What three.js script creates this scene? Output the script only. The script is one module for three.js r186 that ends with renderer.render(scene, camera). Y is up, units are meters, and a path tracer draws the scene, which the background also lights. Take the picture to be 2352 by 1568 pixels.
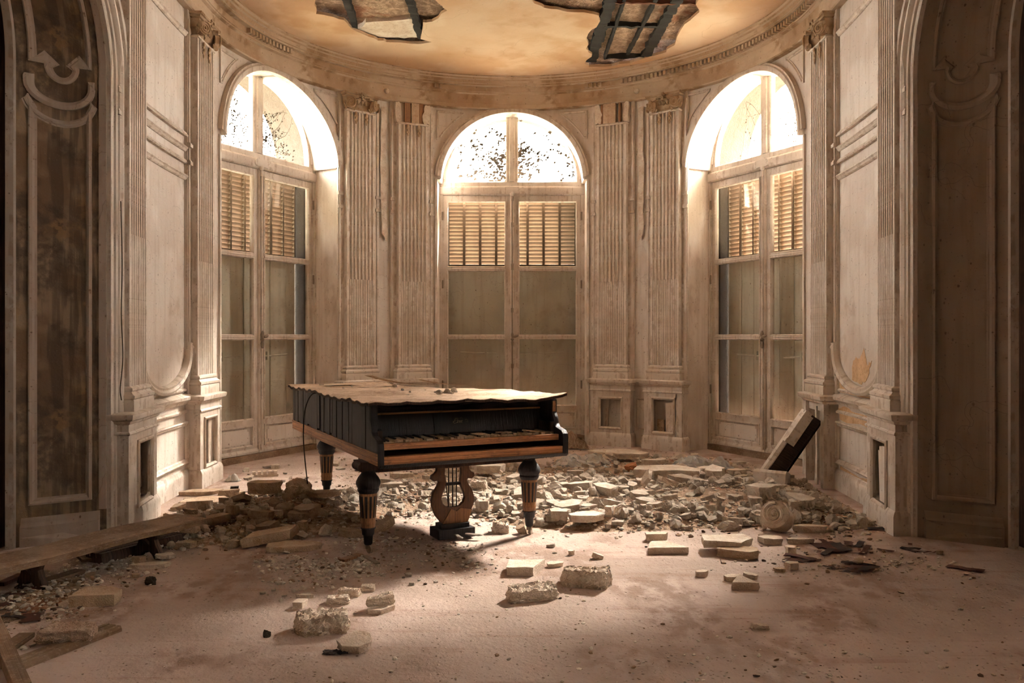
import * as THREE from 'three';
import { mergeGeometries, toCreasedNormals } from 'three/addons/utils/BufferGeometryUtils.js';
import { FontLoader } from 'three/addons/loaders/FontLoader.js';
import { TextGeometry } from 'three/addons/geometries/TextGeometry.js';

// ---------- camera, sky, sun, exposure ----------
const FOCAL = 1970, IMG_W = 2352, IMG_H = 1568, EYE = 1.40;
const scene = new THREE.Scene();
const camera = new THREE.PerspectiveCamera(2 * Math.atan(IMG_H / 2 / FOCAL) * 180 / Math.PI, IMG_W / IMG_H, 0.05, 200);
camera.position.set(0, EYE, 0);
camera.lookAt(0, EYE, -10);
camera.setViewOffset(IMG_W, IMG_H, 0, 12, IMG_W, IMG_H);
scene.background = new THREE.Color(1.0, 0.965, 0.92);          // bright hazy overcast, the same all round
scene.backgroundIntensity = 34;
const sun = new THREE.DirectionalLight(new THREE.Color(1.0, 0.94, 0.87), 250);   // sun behind haze, high to the right of the far windows
sun.position.set(0.4353, 0.7071, -0.5572).multiplyScalar(30);
sun.target.position.set(0, 0, 0);
sun.shadow.radius = 58;
sun.castShadow = true;
sun.shadow.mapSize.set(2048, 2048);
Object.assign(sun.shadow.camera, { left: -14, right: 14, top: 14, bottom: -14, near: 0.5, far: 70 });
sun.name = 'hazy_sun';
scene.add(sun, sun.target);
const renderer = new THREE.WebGLRenderer({ antialias: true });
renderer.toneMapping = THREE.LinearToneMapping;
renderer.toneMappingExposure = 1.78;
renderer.shadowMap.enabled = true;

// ---------- seeded random, noise, textures ----------
function rng(seed) { let s = seed >>> 0; return () => { s = (s + 0x6d2b79f5) >>> 0; let t = Math.imul(s ^ (s >>> 15), 1 | s); t = (t + Math.imul(t ^ (t >>> 7), 61 | t)) ^ t; return ((t ^ (t >>> 14)) >>> 0) / 4294967296; }; }
const lerp = (a, b, t) => a + (b - a) * t, clamp = (x, a = 0, b = 1) => Math.min(b, Math.max(a, x)), sstep = (a, b, x) => { const t = clamp((x - a) / (b - a)); return t * t * (3 - 2 * t); };
// tileable fbm image: fx, fy = cells across the tile of the coarsest octave
function fbmImg(N, fx, fy, oct, seed, gain = 0.5) {
  const out = new Float32Array(N * N); let amp = 1, tot = 0;
  for (let o = 0; o < oct; o++) {
    const cx = fx << o, cy = fy << o; if (cx > N || cy > N) break;
    const r = rng(seed * 131 + o * 7919 + 1), g = new Float32Array(cx * cy); for (let i = 0; i < g.length; i++) g[i] = r();
    const xi = new Int32Array(N), xj = new Int32Array(N), xt = new Float32Array(N);
    for (let x = 0; x < N; x++) { const p = x * cx / N, i = Math.floor(p), t = p - i; xi[x] = i; xj[x] = (i + 1) % cx; xt[x] = t * t * (3 - 2 * t); }
    for (let y = 0; y < N; y++) {
      const p = y * cy / N, i = Math.floor(p), t = p - i, ty = t * t * (3 - 2 * t), a = i * cx, b = ((i + 1) % cy) * cx;
      for (let x = 0; x < N; x++) { const u = g[a + xi[x]], v = g[a + xj[x]], w = g[b + xi[x]], z = g[b + xj[x]], k = xt[x]; out[y * N + x] += amp * ((u + (v - u) * k) * (1 - ty) + (w + (z - w) * k) * ty); }
    }
    tot += amp; amp *= gain;
  }
  let lo = 1e9, hi = -1e9; for (let i = 0; i < out.length; i++) { out[i] /= tot; if (out[i] < lo) lo = out[i]; if (out[i] > hi) hi = out[i]; }
  for (let i = 0; i < out.length; i++) out[i] = (out[i] - lo) / (hi - lo);
  return out;
}
function texRGB(N, f) {   // f(i) -> linear-ish sRGB 0..1 triple
  const d = new Uint8Array(N * N * 4);
  for (let i = 0; i < N * N; i++) { const c = f(i, i % N, (i / N) | 0); d[i * 4] = clamp(c[0]) * 255; d[i * 4 + 1] = clamp(c[1]) * 255; d[i * 4 + 2] = clamp(c[2]) * 255; d[i * 4 + 3] = 255; }
  return setTex(new THREE.DataTexture(d, N, N), true);
}
function texGray(N, f) { const d = new Uint8Array(N * N * 4); for (let i = 0; i < N * N; i++) { const v = clamp(f(i, i % N, (i / N) | 0)) * 255; d[i * 4] = d[i * 4 + 1] = d[i * 4 + 2] = v; d[i * 4 + 3] = 255; } return setTex(new THREE.DataTexture(d, N, N), false); }
function setTex(t, srgb) { t.wrapS = t.wrapT = THREE.RepeatWrapping; t.magFilter = THREE.LinearFilter; t.minFilter = THREE.LinearMipmapLinearFilter; t.generateMipmaps = true; if (srgb) t.colorSpace = THREE.SRGBColorSpace; t.needsUpdate = true; return t; }
const sized = (t, m, n = m) => { const c = t.clone(); c.repeat.set(1 / m, 1 / n); c.needsUpdate = true; return c; };
const turned = (t, m, n) => { const c = t.clone(); c.rotation = Math.PI / 2; c.repeat.set(1 / n, 1 / m); c.needsUpdate = true; return c; };
const mix3 = (a, b, t) => [lerp(a[0], b[0], t), lerp(a[1], b[1], t), lerp(a[2], b[2], t)];
const hexc = (h) => [(h >> 16 & 255) / 255, (h >> 8 & 255) / 255, (h & 255) / 255];
function specks(N, count, rmin, rmax, seed) {     // soft round specks with hard-ish rims, tileable
  const o = new Float32Array(N * N), r = rng(seed);
  for (let k = 0; k < count; k++) {
    const cx = r() * N, cy = r() * N, R = rmin + (rmax - rmin) * r() ** 3, e = 0.6 + r() * 0.9, h = 0.4 + 0.6 * r();
    for (let y = -Math.ceil(R * e); y <= R * e; y++) for (let x = -Math.ceil(R); x <= R; x++) {
      const q = Math.hypot(x / R, y / (R * e)); if (q > 1) continue;
      const i = ((Math.floor(cy + y) + 4 * N) % N) * N + (Math.floor(cx + x) + 4 * N) % N; o[i] = Math.max(o[i], h * (1 - q * q));
    }
  }
  return o;
}
function cracks(N, count, seed, len = 0.5) {        // thin wandering lines
  const o = new Float32Array(N * N), r = rng(seed);
  for (let k = 0; k < count; k++) {
    let x = r() * N, y = r() * N, a = r() * 6.28; const L = N * len * (0.3 + r());
    for (let s = 0; s < L; s++) { a += (r() - 0.5) * 0.5; x += Math.cos(a); y += Math.sin(a); const i = ((y | 0) + 8 * N) % N * N + ((x | 0) + 8 * N) % N; if (i >= 0 && i < o.length) o[i] = 1; if (r() < 0.004) a += (r() - 0.5) * 2; }
  }
  return o;
}
const N1 = 1024;
const fA = fbmImg(N1, 4, 4, 7, 11), fB = fbmImg(N1, 6, 6, 6, 23), fC = fbmImg(N1, 24, 24, 5, 37, 0.6), fS = fbmImg(N1, 40, 3, 5, 41), fD = fbmImg(N1, 64, 64, 4, 53, 0.7);
const sp1 = specks(N1, 420, 1.2, 6, 61), sp2 = specks(N1, 1600, 0.8, 3, 67), cr1 = cracks(N1, 9, 71, 0.5);
const T = {};
// old white oil paint: yellowed, streaked, specked with fly dirt, hairline cracks
T.paint = texRGB(N1, (i) => {
  let c = mix3(hexc(0xe4d9cf), hexc(0xd6c7ba), sstep(0.35, 0.75, fA[i]));
  c = mix3(c, hexc(0xaf9681), 0.32 * sstep(0.58, 0.85, fB[i]) * sstep(0.3, 0.7, fC[i]));
  c = mix3(c, hexc(0xb9a492), 0.25 * sstep(0.55, 0.9, fS[i]));
  c = mix3(c, hexc(0xe6dccf), 0.4 * sstep(0.6, 0.9, 1 - fA[i]) * fD[i]);
  c = mix3(c, hexc(0x5d4632), 0.75 * sp1[i] * (fC[i] > 0.42 ? 1 : 0.25)); c = mix3(c, hexc(0x6d523a), 0.45 * sp2[i]);
  return mix3(c, hexc(0x6b5240), 0.5 * cr1[i]);
});
T.paintBump = texGray(N1, (i) => 0.55 + 0.3 * (fC[i] - 0.5) + 0.2 * (fD[i] - 0.5) - 0.35 * sp1[i] - 0.3 * cr1[i]);
// carved and moulded joinery: the same paint, browner in the wear
T.joinery = texRGB(N1, (i) => {
  let c = mix3(hexc(0xe2d6cb), hexc(0xd0c0b1), sstep(0.3, 0.75, fA[i]));
  c = mix3(c, hexc(0x997d66), 0.42 * sstep(0.5, 0.8, fS[i]) * sstep(0.35, 0.7, fC[i]));
  c = mix3(c, hexc(0x54402e), 0.7 * sp1[i]); c = mix3(c, hexc(0xe2d6c8), 0.35 * sstep(0.55, 0.8, fB[i]) * fD[i]);
  return mix3(c, hexc(0x6a5038), 0.4 * sp2[i]);
});
// ceiling and cornice plaster: ochre damp stains
T.ceil = texRGB(N1, (i) => {
  let c = mix3(hexc(0xdcc3a8), hexc(0xd0ae8a), sstep(0.3, 0.7, fA[i]));
  c = mix3(c, hexc(0xb98f66), 0.5 * sstep(0.55, 0.85, fB[i])); c = mix3(c, hexc(0xecdcc8), 0.5 * sstep(0.6, 0.85, 1 - fB[i]));
  return mix3(c, hexc(0x8c6844), 0.4 * sp2[i] * fC[i] + 0.35 * cr1[i]);
});
T.cornice = texRGB(N1, (i) => {
  let c = mix3(hexc(0xcab49c), hexc(0xb19477), sstep(0.3, 0.7, fA[i]));
  c = mix3(c, hexc(0x7d5c3a), 0.55 * sstep(0.52, 0.8, fB[i]) * sstep(0.3, 0.65, fC[i])); c = mix3(c, hexc(0xdccbb4), 0.4 * sstep(0.55, 0.85, fD[i]) * (1 - fB[i]));
  return mix3(c, hexc(0x56402a), 0.6 * sp1[i]);
});
// mouldy panel of the left niche: grey-black mould over ochre plaster
T.mould = texRGB(N1, (i) => {
  let c = mix3(hexc(0x9c8a76), hexc(0x7c6753), sstep(0.3, 0.7, fB[i]));
  c = mix3(c, hexc(0x4a4037), 0.7 * sstep(0.40, 0.75, fB[(i + 300000) % (N1 * N1)]) * sstep(0.2, 0.7, fC[i])); c = mix3(c, hexc(0x3c332b), 0.4 * sstep(0.5, 0.75, fS[i])); c = mix3(c, hexc(0xb08f68), 0.6 * sstep(0.62, 0.78, 1 - fA[i]) * sstep(0.35, 0.55, fC[i]));
  return mix3(c, hexc(0xcbbfae), 0.4 * sp2[i]);
});
// fallen plaster: chalk white, rough
T.plaster = texRGB(N1, (i) => {
  let c = mix3(hexc(0xe9dccd), hexc(0xd9c5b2), sstep(0.3, 0.7, fB[i])); c = mix3(c, hexc(0xb8997f), 0.45 * sstep(0.5, 0.8, fC[i])); c = mix3(c, hexc(0xeee4d8), 0.5 * sstep(0.5, 0.8, fD[i]));
  return mix3(c, hexc(0x6f563e), 0.6 * sp2[i]);
});
T.roughBump = texGray(N1, (i) => 0.5 * fC[i] + 0.5 * fD[i]);
T.rubble = texRGB(N1, (i) => { let c = mix3(hexc(0xb8a08a), hexc(0x927863), sstep(0.3, 0.7, fC[i])); c = mix3(c, hexc(0xdccab8), 0.6 * sstep(0.5, 0.8, fD[i])); c = mix3(c, hexc(0x6b5442), 0.5 * sstep(0.6, 0.85, fB[i])); return mix3(c, hexc(0x8a4f33), 0.5 * sstep(0.7, 0.9, fA[i])); });
// dusty floor
const N2 = 2048;
{
  const a = fbmImg(N2, 5, 5, 8, 101), b = fbmImg(N2, 9, 7, 8, 103), c1 = fbmImg(N2, 48, 32, 6, 107, 0.6), d = fbmImg(N2, 200, 160, 4, 109, 0.7), st = fbmImg(N2, 5, 60, 6, 113, 0.6), q1 = specks(N2, 5200, 1.0, 4.5, 127), q2 = specks(N2, 5200, 0.9, 4, 131);
  T.floor = texRGB(N2, (i) => {
    let c = mix3(hexc(0xc4ada1), hexc(0xae978a), sstep(0.3, 0.7, a[i]));
    c = mix3(c, hexc(0x8d7060), 0.65 * sstep(0.5, 0.78, b[i]) * sstep(0.25, 0.65, c1[i])); c = mix3(c, hexc(0x7d4f36), 0.35 * sstep(0.55, 0.85, st[i]) * c1[i]);
    c = mix3(c, hexc(0xcdb9aa), 0.55 * sstep(0.5, 0.8, 1 - b[i]) * d[i]);
    c = mix3(c, hexc(0x4a3324), 0.65 * q1[i]); return mix3(c, hexc(0xcbb8a6), 0.8 * q2[i]);
  });
  T.floorBump = texGray(N2, (i) => 0.35 * c1[i] + 0.35 * d[i] + 0.3 * Math.max(q1[i], q2[i]));
}
// woods: grain runs along v
const gr = fbmImg(N1, 90, 3, 6, 151, 0.6), gr2 = fbmImg(N1, 30, 2, 6, 157, 0.6);
T.oldwood = texRGB(N1, (i) => { let c = mix3(hexc(0x6d5444), hexc(0x4a382c), sstep(0.3, 0.7, gr[i])); c = mix3(c, hexc(0x2b2019), 0.7 * sstep(0.65, 0.85, gr2[i])); return mix3(c, hexc(0xa28c78), 0.45 * sstep(0.5, 0.8, fC[i]) * fA[i]); });
T.ebony = texRGB(N1, (i) => { let c = mix3(hexc(0x2a2022), hexc(0x1b1516), sstep(0.3, 0.7, fB[i])); c = mix3(c, hexc(0x5a4335), 0.55 * sstep(0.6, 0.85, gr2[i]) * fC[i]); c = mix3(c, hexc(0x0f0c0d), 0.8 * sstep(0.62, 0.8, gr[i])); return mix3(c, hexc(0x8d7d70), 0.5 * sp2[i] * fC[i]); });
T.walnut = texRGB(N1, (i) => { let c = mix3(hexc(0xa5764e), hexc(0x7c5434), sstep(0.3, 0.7, gr[i])); c = mix3(c, hexc(0x4a2f1e), 0.6 * sstep(0.62, 0.85, gr2[i])); c = mix3(c, hexc(0x35241a), 0.6 * sstep(0.6, 0.82, fC[i]) * fB[i]); return mix3(c, hexc(0xc9a581), 0.4 * sstep(0.55, 0.8, fD[i]) * fA[i]); });
T.woodBump = texGray(N1, (i) => 0.6 * gr[i] + 0.4 * gr2[i]);
T.dustywood = texRGB(N1, (i) => { let c = mix3(hexc(0xc2ab93), hexc(0xa48a70), sstep(0.3, 0.7, fB[i])); c = mix3(c, hexc(0x6a4f3b), 0.6 * sstep(0.55, 0.8, fC[i]) * sstep(0.4, 0.8, fA[i])); c = mix3(c, hexc(0xe6d9ca), 0.5 * sstep(0.5, 0.8, fD[i])); return mix3(c, hexc(0x4e3a2b), 0.6 * sp1[i]); });

const DS = THREE.DoubleSide;
const std = (o) => new THREE.MeshStandardMaterial({ side: DS, roughness: 0.85, ...o });
const lin = (r, g, b) => new THREE.Color().setRGB(r, g, b);
const M = {
  wall: std({ map: sized(T.paint, 1.6), bumpMap: sized(T.paintBump, 1.6), bumpScale: 0.004, roughness: 0.62 }),
  panel: std({ map: sized(T.paint, 2.3), bumpMap: sized(T.paintBump, 2.3), bumpScale: 0.003, roughness: 0.55, color: lin(1.08, 1.07, 1.06) }),
  joinery: std({ map: sized(T.joinery, 0.9), bumpMap: sized(T.paintBump, 0.9), bumpScale: 0.003, roughness: 0.6 }),
  trim: std({ map: sized(T.joinery, 1.3), bumpMap: sized(T.paintBump, 1.3), bumpScale: 0.003, roughness: 0.6, color: lin(0.95, 0.93, 0.9) }),
  carving: std({ map: sized(T.cornice, 0.5), bumpMap: sized(T.roughBump, 0.4), bumpScale: 0.003, color: lin(0.9, 0.86, 0.8) }),
  cornice: std({ map: sized(T.cornice, 1.7), bumpMap: sized(T.paintBump, 1.2), bumpScale: 0.005 }),
  ceiling: std({ color: lin(0.93, 0.87, 0.81), map: sized(T.ceil, 3.1), bumpMap: sized(T.paintBump, 2.0), bumpScale: 0.004 }),
  ceilRough: std({ color: lin(1.35, 1.25, 1.15), map: sized(T.rubble, 1.1), bumpMap: sized(T.roughBump, 0.7), bumpScale: 0.05 }),
  beam: std({ color: lin(0.013, 0.009, 0.006), bumpMap: sized(T.woodBump, 0.5), bumpScale: 0.01 }),
  rust: std({ color: lin(0.16, 0.055, 0.02), bumpMap: sized(T.roughBump, 0.2), bumpScale: 0.004 }),
  mould: std({ color: lin(0.92, 0.86, 0.79), map: sized(T.mould, 1.3), bumpMap: sized(T.roughBump, 1.2), bumpScale: 0.006 }),
  niche: std({ map: sized(T.paint, 1.9), bumpMap: sized(T.paintBump, 1.9), bumpScale: 0.003, color: lin(0.38, 0.325, 0.28) }),  // wall paint with the dimness of the side arches darkened into its colour
  nicheSoftShade: std({ map: sized(T.paint, 1.9), bumpMap: sized(T.paintBump, 1.9), bumpScale: 0.003, color: lin(0.62, 0.56, 0.52) }),  // same paint for the left arch, less of the shade put into its colour
  floor: std({ map: sized(T.floor, 3.7), bumpMap: sized(T.floorBump, 3.7), bumpScale: 0.012, roughness: 0.95 }),
  plaster: std({ map: sized(T.plaster, 0.8), bumpMap: sized(T.roughBump, 0.45), bumpScale: 0.006, roughness: 0.95 }),
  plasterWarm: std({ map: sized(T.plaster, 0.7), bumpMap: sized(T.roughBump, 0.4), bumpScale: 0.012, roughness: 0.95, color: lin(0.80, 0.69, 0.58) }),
  rubble: std({ map: sized(T.rubble, 0.7), bumpMap: sized(T.roughBump, 0.35), bumpScale: 0.02, roughness: 1 }),
  rubbleBed: std({ map: sized(T.rubble, 0.7), bumpMap: sized(T.roughBump, 0.3), bumpScale: 0.02, roughness: 1, color: lin(1.25, 1.2, 1.15) }),
  pinkPlaster: std({ map: sized(T.plaster, 0.4), bumpMap: sized(T.roughBump, 0.25), bumpScale: 0.015, color: lin(0.78, 0.64, 0.58) }),
  dirt: std({ color: lin(0.05, 0.035, 0.022), roughness: 1 }),
  redwood: std({ map: sized(T.oldwood, 0.2, 0.6), color: lin(1.15, 0.62, 0.42), bumpMap: sized(T.woodBump, 0.2, 0.6), bumpScale: 0.004 }),
  benchwood: std({ map: sized(T.dustywood, 0.8), color: lin(0.56, 0.49, 0.445), bumpMap: turned(T.woodBump, 1.2, 0.3), bumpScale: 0.006 }),
  plastic: new THREE.MeshPhysicalMaterial({ color: lin(0.97, 0.97, 0.97), transmission: 0.6, roughness: 0.25, thickness: 0, side: DS }),
  walnutH: std({ color: lin(1.4, 1.32, 1.24), map: turned(T.walnut, 0.9, 0.3), bumpMap: turned(T.woodBump, 0.9, 0.3), bumpScale: 0.002, roughness: 0.55 }),
  casing: std({ map: sized(T.joinery, 1.3), color: lin(0.55, 0.52, 0.5), roughness: 0.6 }),
  ochre: std({ map: sized(T.plaster, 0.6), bumpMap: sized(T.roughBump, 0.3), bumpScale: 0.006, color: lin(0.95, 0.74, 0.50) }),
  lyrewood: std({ map: sized(T.walnut, 0.3, 0.9), bumpMap: sized(T.woodBump, 0.3, 0.9), bumpScale: 0.002, roughness: 0.5, color: lin(0.42, 0.36, 0.31) }),
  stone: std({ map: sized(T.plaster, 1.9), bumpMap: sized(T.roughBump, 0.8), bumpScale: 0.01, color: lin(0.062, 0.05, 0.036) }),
  shutter: std({ map: sized(T.paint, 1.7), roughness: 0.6, color: lin(0.86, 0.92, 0.90) }),
  slat: std({ map: sized(T.paint, 0.7), roughness: 0.6, color: lin(0.18, 0.135, 0.09) }),
  iron: std({ color: lin(0.05, 0.035, 0.025), metalness: 0.6, roughness: 0.6 }),
  iron2: std({ color: lin(0.25, 0.19, 0.14), roughness: 0.6, bumpMap: sized(T.roughBump, 0.2), bumpScale: 0.003 }),
  glass: new THREE.MeshPhysicalMaterial({ color: lin(0.97, 0.96, 0.93), transmission: 1, roughness: 0.03, thickness: 0, ior: 1.45, side: DS }),
  oldwood: std({ map: sized(T.oldwood, 0.35, 1.2), bumpMap: sized(T.woodBump, 0.35, 1.2), bumpScale: 0.004 }),
  darkwood: std({ map: sized(T.oldwood, 0.3, 1.0), bumpMap: sized(T.woodBump, 0.3, 1.0), bumpScale: 0.004, color: lin(0.4, 0.34, 0.3) }),
  ebony: std({ color: lin(0.55, 0.54, 0.62), map: sized(T.ebony, 0.5, 0.9), bumpMap: sized(T.woodBump, 0.25, 1.4), bumpScale: 0.005, roughness: 0.55 }),
  walnut: std({ map: sized(T.walnut, 0.3, 0.9), bumpMap: sized(T.woodBump, 0.3, 0.9), bumpScale: 0.002, roughness: 0.55 }),
  dustywood: std({ color: lin(1.25, 1.2, 1.15), map: sized(T.dustywood, 0.9), bumpMap: sized(T.roughBump, 0.7), bumpScale: 0.006 }),
};

// ---------- naming ----------
const taken = new Map();
function numbered(n) { const k = taken.get(n) ?? 0; taken.set(n, k + 1); return k ? n + '_' + String(k).padStart(3, '0') : n; }
function shade(o) { o.traverse((m) => { if (m.isMesh) { m.castShadow = true; m.receiveShadow = true; } }); return o; }
function thing(name, label, category, base = [0, 0, 0], group) {
  const o = new THREE.Group(); o.name = numbered(name); o.position.set(...base); scene.add(o);
  o.userData = { label, category }; if (group) o.userData.group = group; return o;
}
function structure(name) { const o = new THREE.Group(); o.name = name; o.userData.kind = 'structure'; scene.add(o); return o; }
const partCount = new WeakMap(), origin = new WeakMap(), ZERO = new THREE.Vector3();
// adds a part; its geometry is given in the room's coordinates unless the thing was made with local()
function local(name, label, category, base, turn, group) { const o = thing(name, label, category, base, group); o.rotation.y = turn; origin.set(o, ZERO); return o; }
function part(parent, name, geo, mat, label) {
  let c = partCount.get(parent); if (!c) partCount.set(parent, c = {}); c[name] = (c[name] ?? 0) + 1;
  const o = origin.get(parent) ?? parent.position.clone(); let g = geo; if (o.x || o.y || o.z) { g = geo.clone(); g.translate(-o.x, -o.y, -o.z); }
  const m = new THREE.Mesh(g, mat); m.name = c[name] > 1 ? name + '_' + String(c[name] - 1).padStart(3, '0') : name;
  origin.set(m, o); m.castShadow = m.receiveShadow = true; if (label) m.userData.label = label; parent.add(m); return m;
}

// ---------- the room's plan: an apse of radius R that runs on into slightly converging flanks ----------
const R = 3.0, Z0 = 8.37, Q = R * Math.PI / 2, R2 = 15.2, U2 = Q + 2.30, WIN_D = 3.224, H_CEIL = 4.78;
const B2 = (U2 - Q) / R2, XE = R - R2 + R2 * Math.cos(B2), ZE = Z0 - R2 * Math.sin(B2);
function plan(u, w) {           // u along the wall from the middle of the apse, w out of the wall into the room
  const s = u < 0 ? -1 : 1, a = Math.abs(u); let X, Z;
  if (a <= Q) { const t = a / R; X = (R - w) * Math.sin(t); Z = Z0 + (R - w) * Math.cos(t); }
  else if (a <= U2) { const b = (a - Q) / R2; X = R - R2 + (R2 - w) * Math.cos(b); Z = Z0 - (R2 - w) * Math.sin(b); }
  else { X = XE - w; Z = ZE - (a - U2); }
  return [s * X, Z];
}
const bendWall = (v) => { const [X, Z] = plan(v.x, v.z); v.set(X, v.y, -Z); };
bendWall.step = 0.16;
const WIN_A = [0, -64, 64].map((d) => d * Math.PI / 180);
function winMap(k) {           // a across the window, y up, w into the room from the window's plane
  const A = WIN_A[k], nX = Math.sin(A), nZ = Math.cos(A), tX = Math.cos(A), tZ = -Math.sin(A);
  return (v) => { const d = WIN_D - v.z, X = d * nX + v.x * tX, Z = Z0 + d * nZ + v.x * tZ; v.set(X, v.y, -Z); };
}
const straight = (v) => v;
function mirrored(map) { const f = (v) => { v.x = -v.x; map(v); }; f.step = map.step; return f; }

// ---------- flat builder: triangles in (u, y, w), bent into the room at the end ----------
class MB {
  constructor() { this.t = []; }
  tri(a, b, c) { this.t.push(a[0], a[1], a[2], b[0], b[1], b[2], c[0], c[1], c[2]); }
  quad(a, b, c, d) { this.tri(a, b, c); this.tri(a, c, d); }
  box(u0, u1, y0, y1, w0, w1) {
    const p = (u, y, w) => [u, y, w];
    this.quad(p(u0, y0, w1), p(u1, y0, w1), p(u1, y1, w1), p(u0, y1, w1)); this.quad(p(u1, y0, w0), p(u0, y0, w0), p(u0, y1, w0), p(u1, y1, w0));
    this.quad(p(u0, y0, w0), p(u0, y0, w1), p(u0, y1, w1), p(u0, y1, w0)); this.quad(p(u1, y0, w1), p(u1, y0, w0), p(u1, y1, w0), p(u1, y1, w1));
    this.quad(p(u0, y1, w1), p(u1, y1, w1), p(u1, y1, w0), p(u0, y1, w0)); this.quad(p(u0, y0, w0), p(u1, y0, w0), p(u1, y0, w1), p(u0, y0, w1));
    return this;
  }
  sweepU(prof, u0, u1, caps = true) {      // prof: [y, w] list from bottom to top
    for (let i = 0; i + 1 < prof.length; i++) { const [y0, w0] = prof[i], [y1, w1] = prof[i + 1]; this.quad([u0, y0, w0], [u1, y0, w0], [u1, y1, w1], [u0, y1, w1]); }
    if (caps) for (const [u, s] of [[u0, 0], [u1, 1]]) { const sh = THREE.ShapeUtils.triangulateShape(prof.map((q) => new THREE.Vector2(q[0], q[1])), []); for (const f of sh) { const q = f.map((k) => [u, prof[k][0], prof[k][1]]); s ? this.tri(...q) : this.tri(q[2], q[1], q[0]); } }
    return this;
  }
  extrudeY(poly, y0, y1, closed = false) { // poly: [u, w]
    const n = poly.length; for (let i = 0; i < (closed ? n : n - 1); i++) { const a = poly[i], b = poly[(i + 1) % n]; this.quad([a[0], y0, a[1]], [b[0], y0, b[1]], [b[0], y1, b[1]], [a[0], y1, a[1]]); }
    const sh = THREE.ShapeUtils.triangulateShape(poly.map((q) => new THREE.Vector2(q[0], q[1])), []);
    for (const f of sh) for (const [y, s] of [[y0, 0], [y1, 1]]) { const q = f.map((k) => [poly[k][0], y, poly[k][1]]); s ? this.tri(...q) : this.tri(q[2], q[1], q[0]); }
    return this;
  }
  wrap(prof, u0, u1, wb, wf) {             // a moulding round the two sides and the face of a block; prof: [y, proj]
    const line = (p) => [[u0 - p, wb], [u0 - p, wf + p], [u1 + p, wf + p], [u1 + p, wb]];
    for (let i = 0; i + 1 < prof.length; i++) { const A = line(prof[i][1]), B = line(prof[i + 1][1]), ya = prof[i][0], yb = prof[i + 1][0]; for (let k = 0; k < 3; k++) this.quad([A[k][0], ya, A[k][1]], [A[k + 1][0], ya, A[k + 1][1]], [B[k + 1][0], yb, B[k + 1][1]], [B[k][0], yb, B[k][1]]); }
    for (const i of [0, prof.length - 1]) { const L = line(prof[i][1]), y = prof[i][0]; this.quad([L[0][0], y, L[0][1]], [L[1][0], y, L[1][1]], [L[2][0], y, L[2][1]], [L[3][0], y, L[3][1]]); }
    return this;
  }
  sweep(path, closed, prof, w = 0) {       // moulding along a path in the wall's plane; prof: [d, h], d to the left of the path
    const n = path.length, off = [];
    for (let i = 0; i < n; i++) {
      const a = path[(i - 1 + n) % n], b = path[i], c = path[(i + 1) % n], e = (p, q) => { const l = Math.hypot(q[0] - p[0], q[1] - p[1]) || 1; return [(q[0] - p[0]) / l, (q[1] - p[1]) / l]; };
      let d1 = i || closed ? e(a, b) : e(b, c), d2 = i < n - 1 || closed ? e(b, c) : d1; const nx = -(d1[1] + d2[1]), ny = d1[0] + d2[0], l2 = nx * nx + ny * ny, k = l2 > 0.3 ? 2 / l2 : 1.2; off.push([nx * k, ny * k]);
    }
    for (let i = 0; i < (closed ? n : n - 1); i++) {
      const j = (i + 1) % n, P = (q, [d, h]) => [path[q][0] + off[q][0] * d, path[q][1] + off[q][1] * d, w + h];
      for (let k = 0; k + 1 < prof.length; k++) this.quad(P(i, prof[k]), P(j, prof[k]), P(j, prof[k + 1]), P(i, prof[k + 1]));
    }
    if (!closed) for (const q of [0, n - 1]) { const P = ([d, h]) => [path[q][0] + off[q][0] * d, path[q][1] + off[q][1] * d, w + h]; for (let k = 1; k + 1 < prof.length; k++) this.tri(P(prof[0]), P(prof[k]), P(prof[k + 1])); }
    return this;
  }
  plate(outer, holes, w0, w1) {            // flat plate with holes; outlines are [u, y]
    const o = outer.map((q) => new THREE.Vector2(...q)), hs = holes.map((h) => h.map((q) => new THREE.Vector2(...q)));
    if (THREE.ShapeUtils.isClockWise(o)) o.reverse(); hs.forEach((h) => { if (!THREE.ShapeUtils.isClockWise(h)) h.reverse(); });
    const all = [o, ...hs].flat(), f = THREE.ShapeUtils.triangulateShape(o, hs);
    for (const [a, b, c] of f) { const P = (k, w) => [all[k].x, all[k].y, w]; this.tri(P(a, w1), P(b, w1), P(c, w1)); this.tri(P(c, w0), P(b, w0), P(a, w0)); }
    for (const L of [o, ...hs]) for (let i = 0; i < L.length; i++) { const p = L[i], q = L[(i + 1) % L.length]; this.quad([p.x, p.y, w0], [q.x, q.y, w0], [q.x, q.y, w1], [p.x, p.y, w1]); }
    return this;
  }
  geo(g, m) {                               // append any geometry, moved by a matrix
    const q = g.index ? g.toNonIndexed() : g, p = q.attributes.position, v = new THREE.Vector3();
    for (let i = 0; i < p.count; i++) { v.fromBufferAttribute(p, i); if (m) v.applyMatrix4(m); this.t.push(v.x, v.y, v.z); }
    return this;
  }
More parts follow.
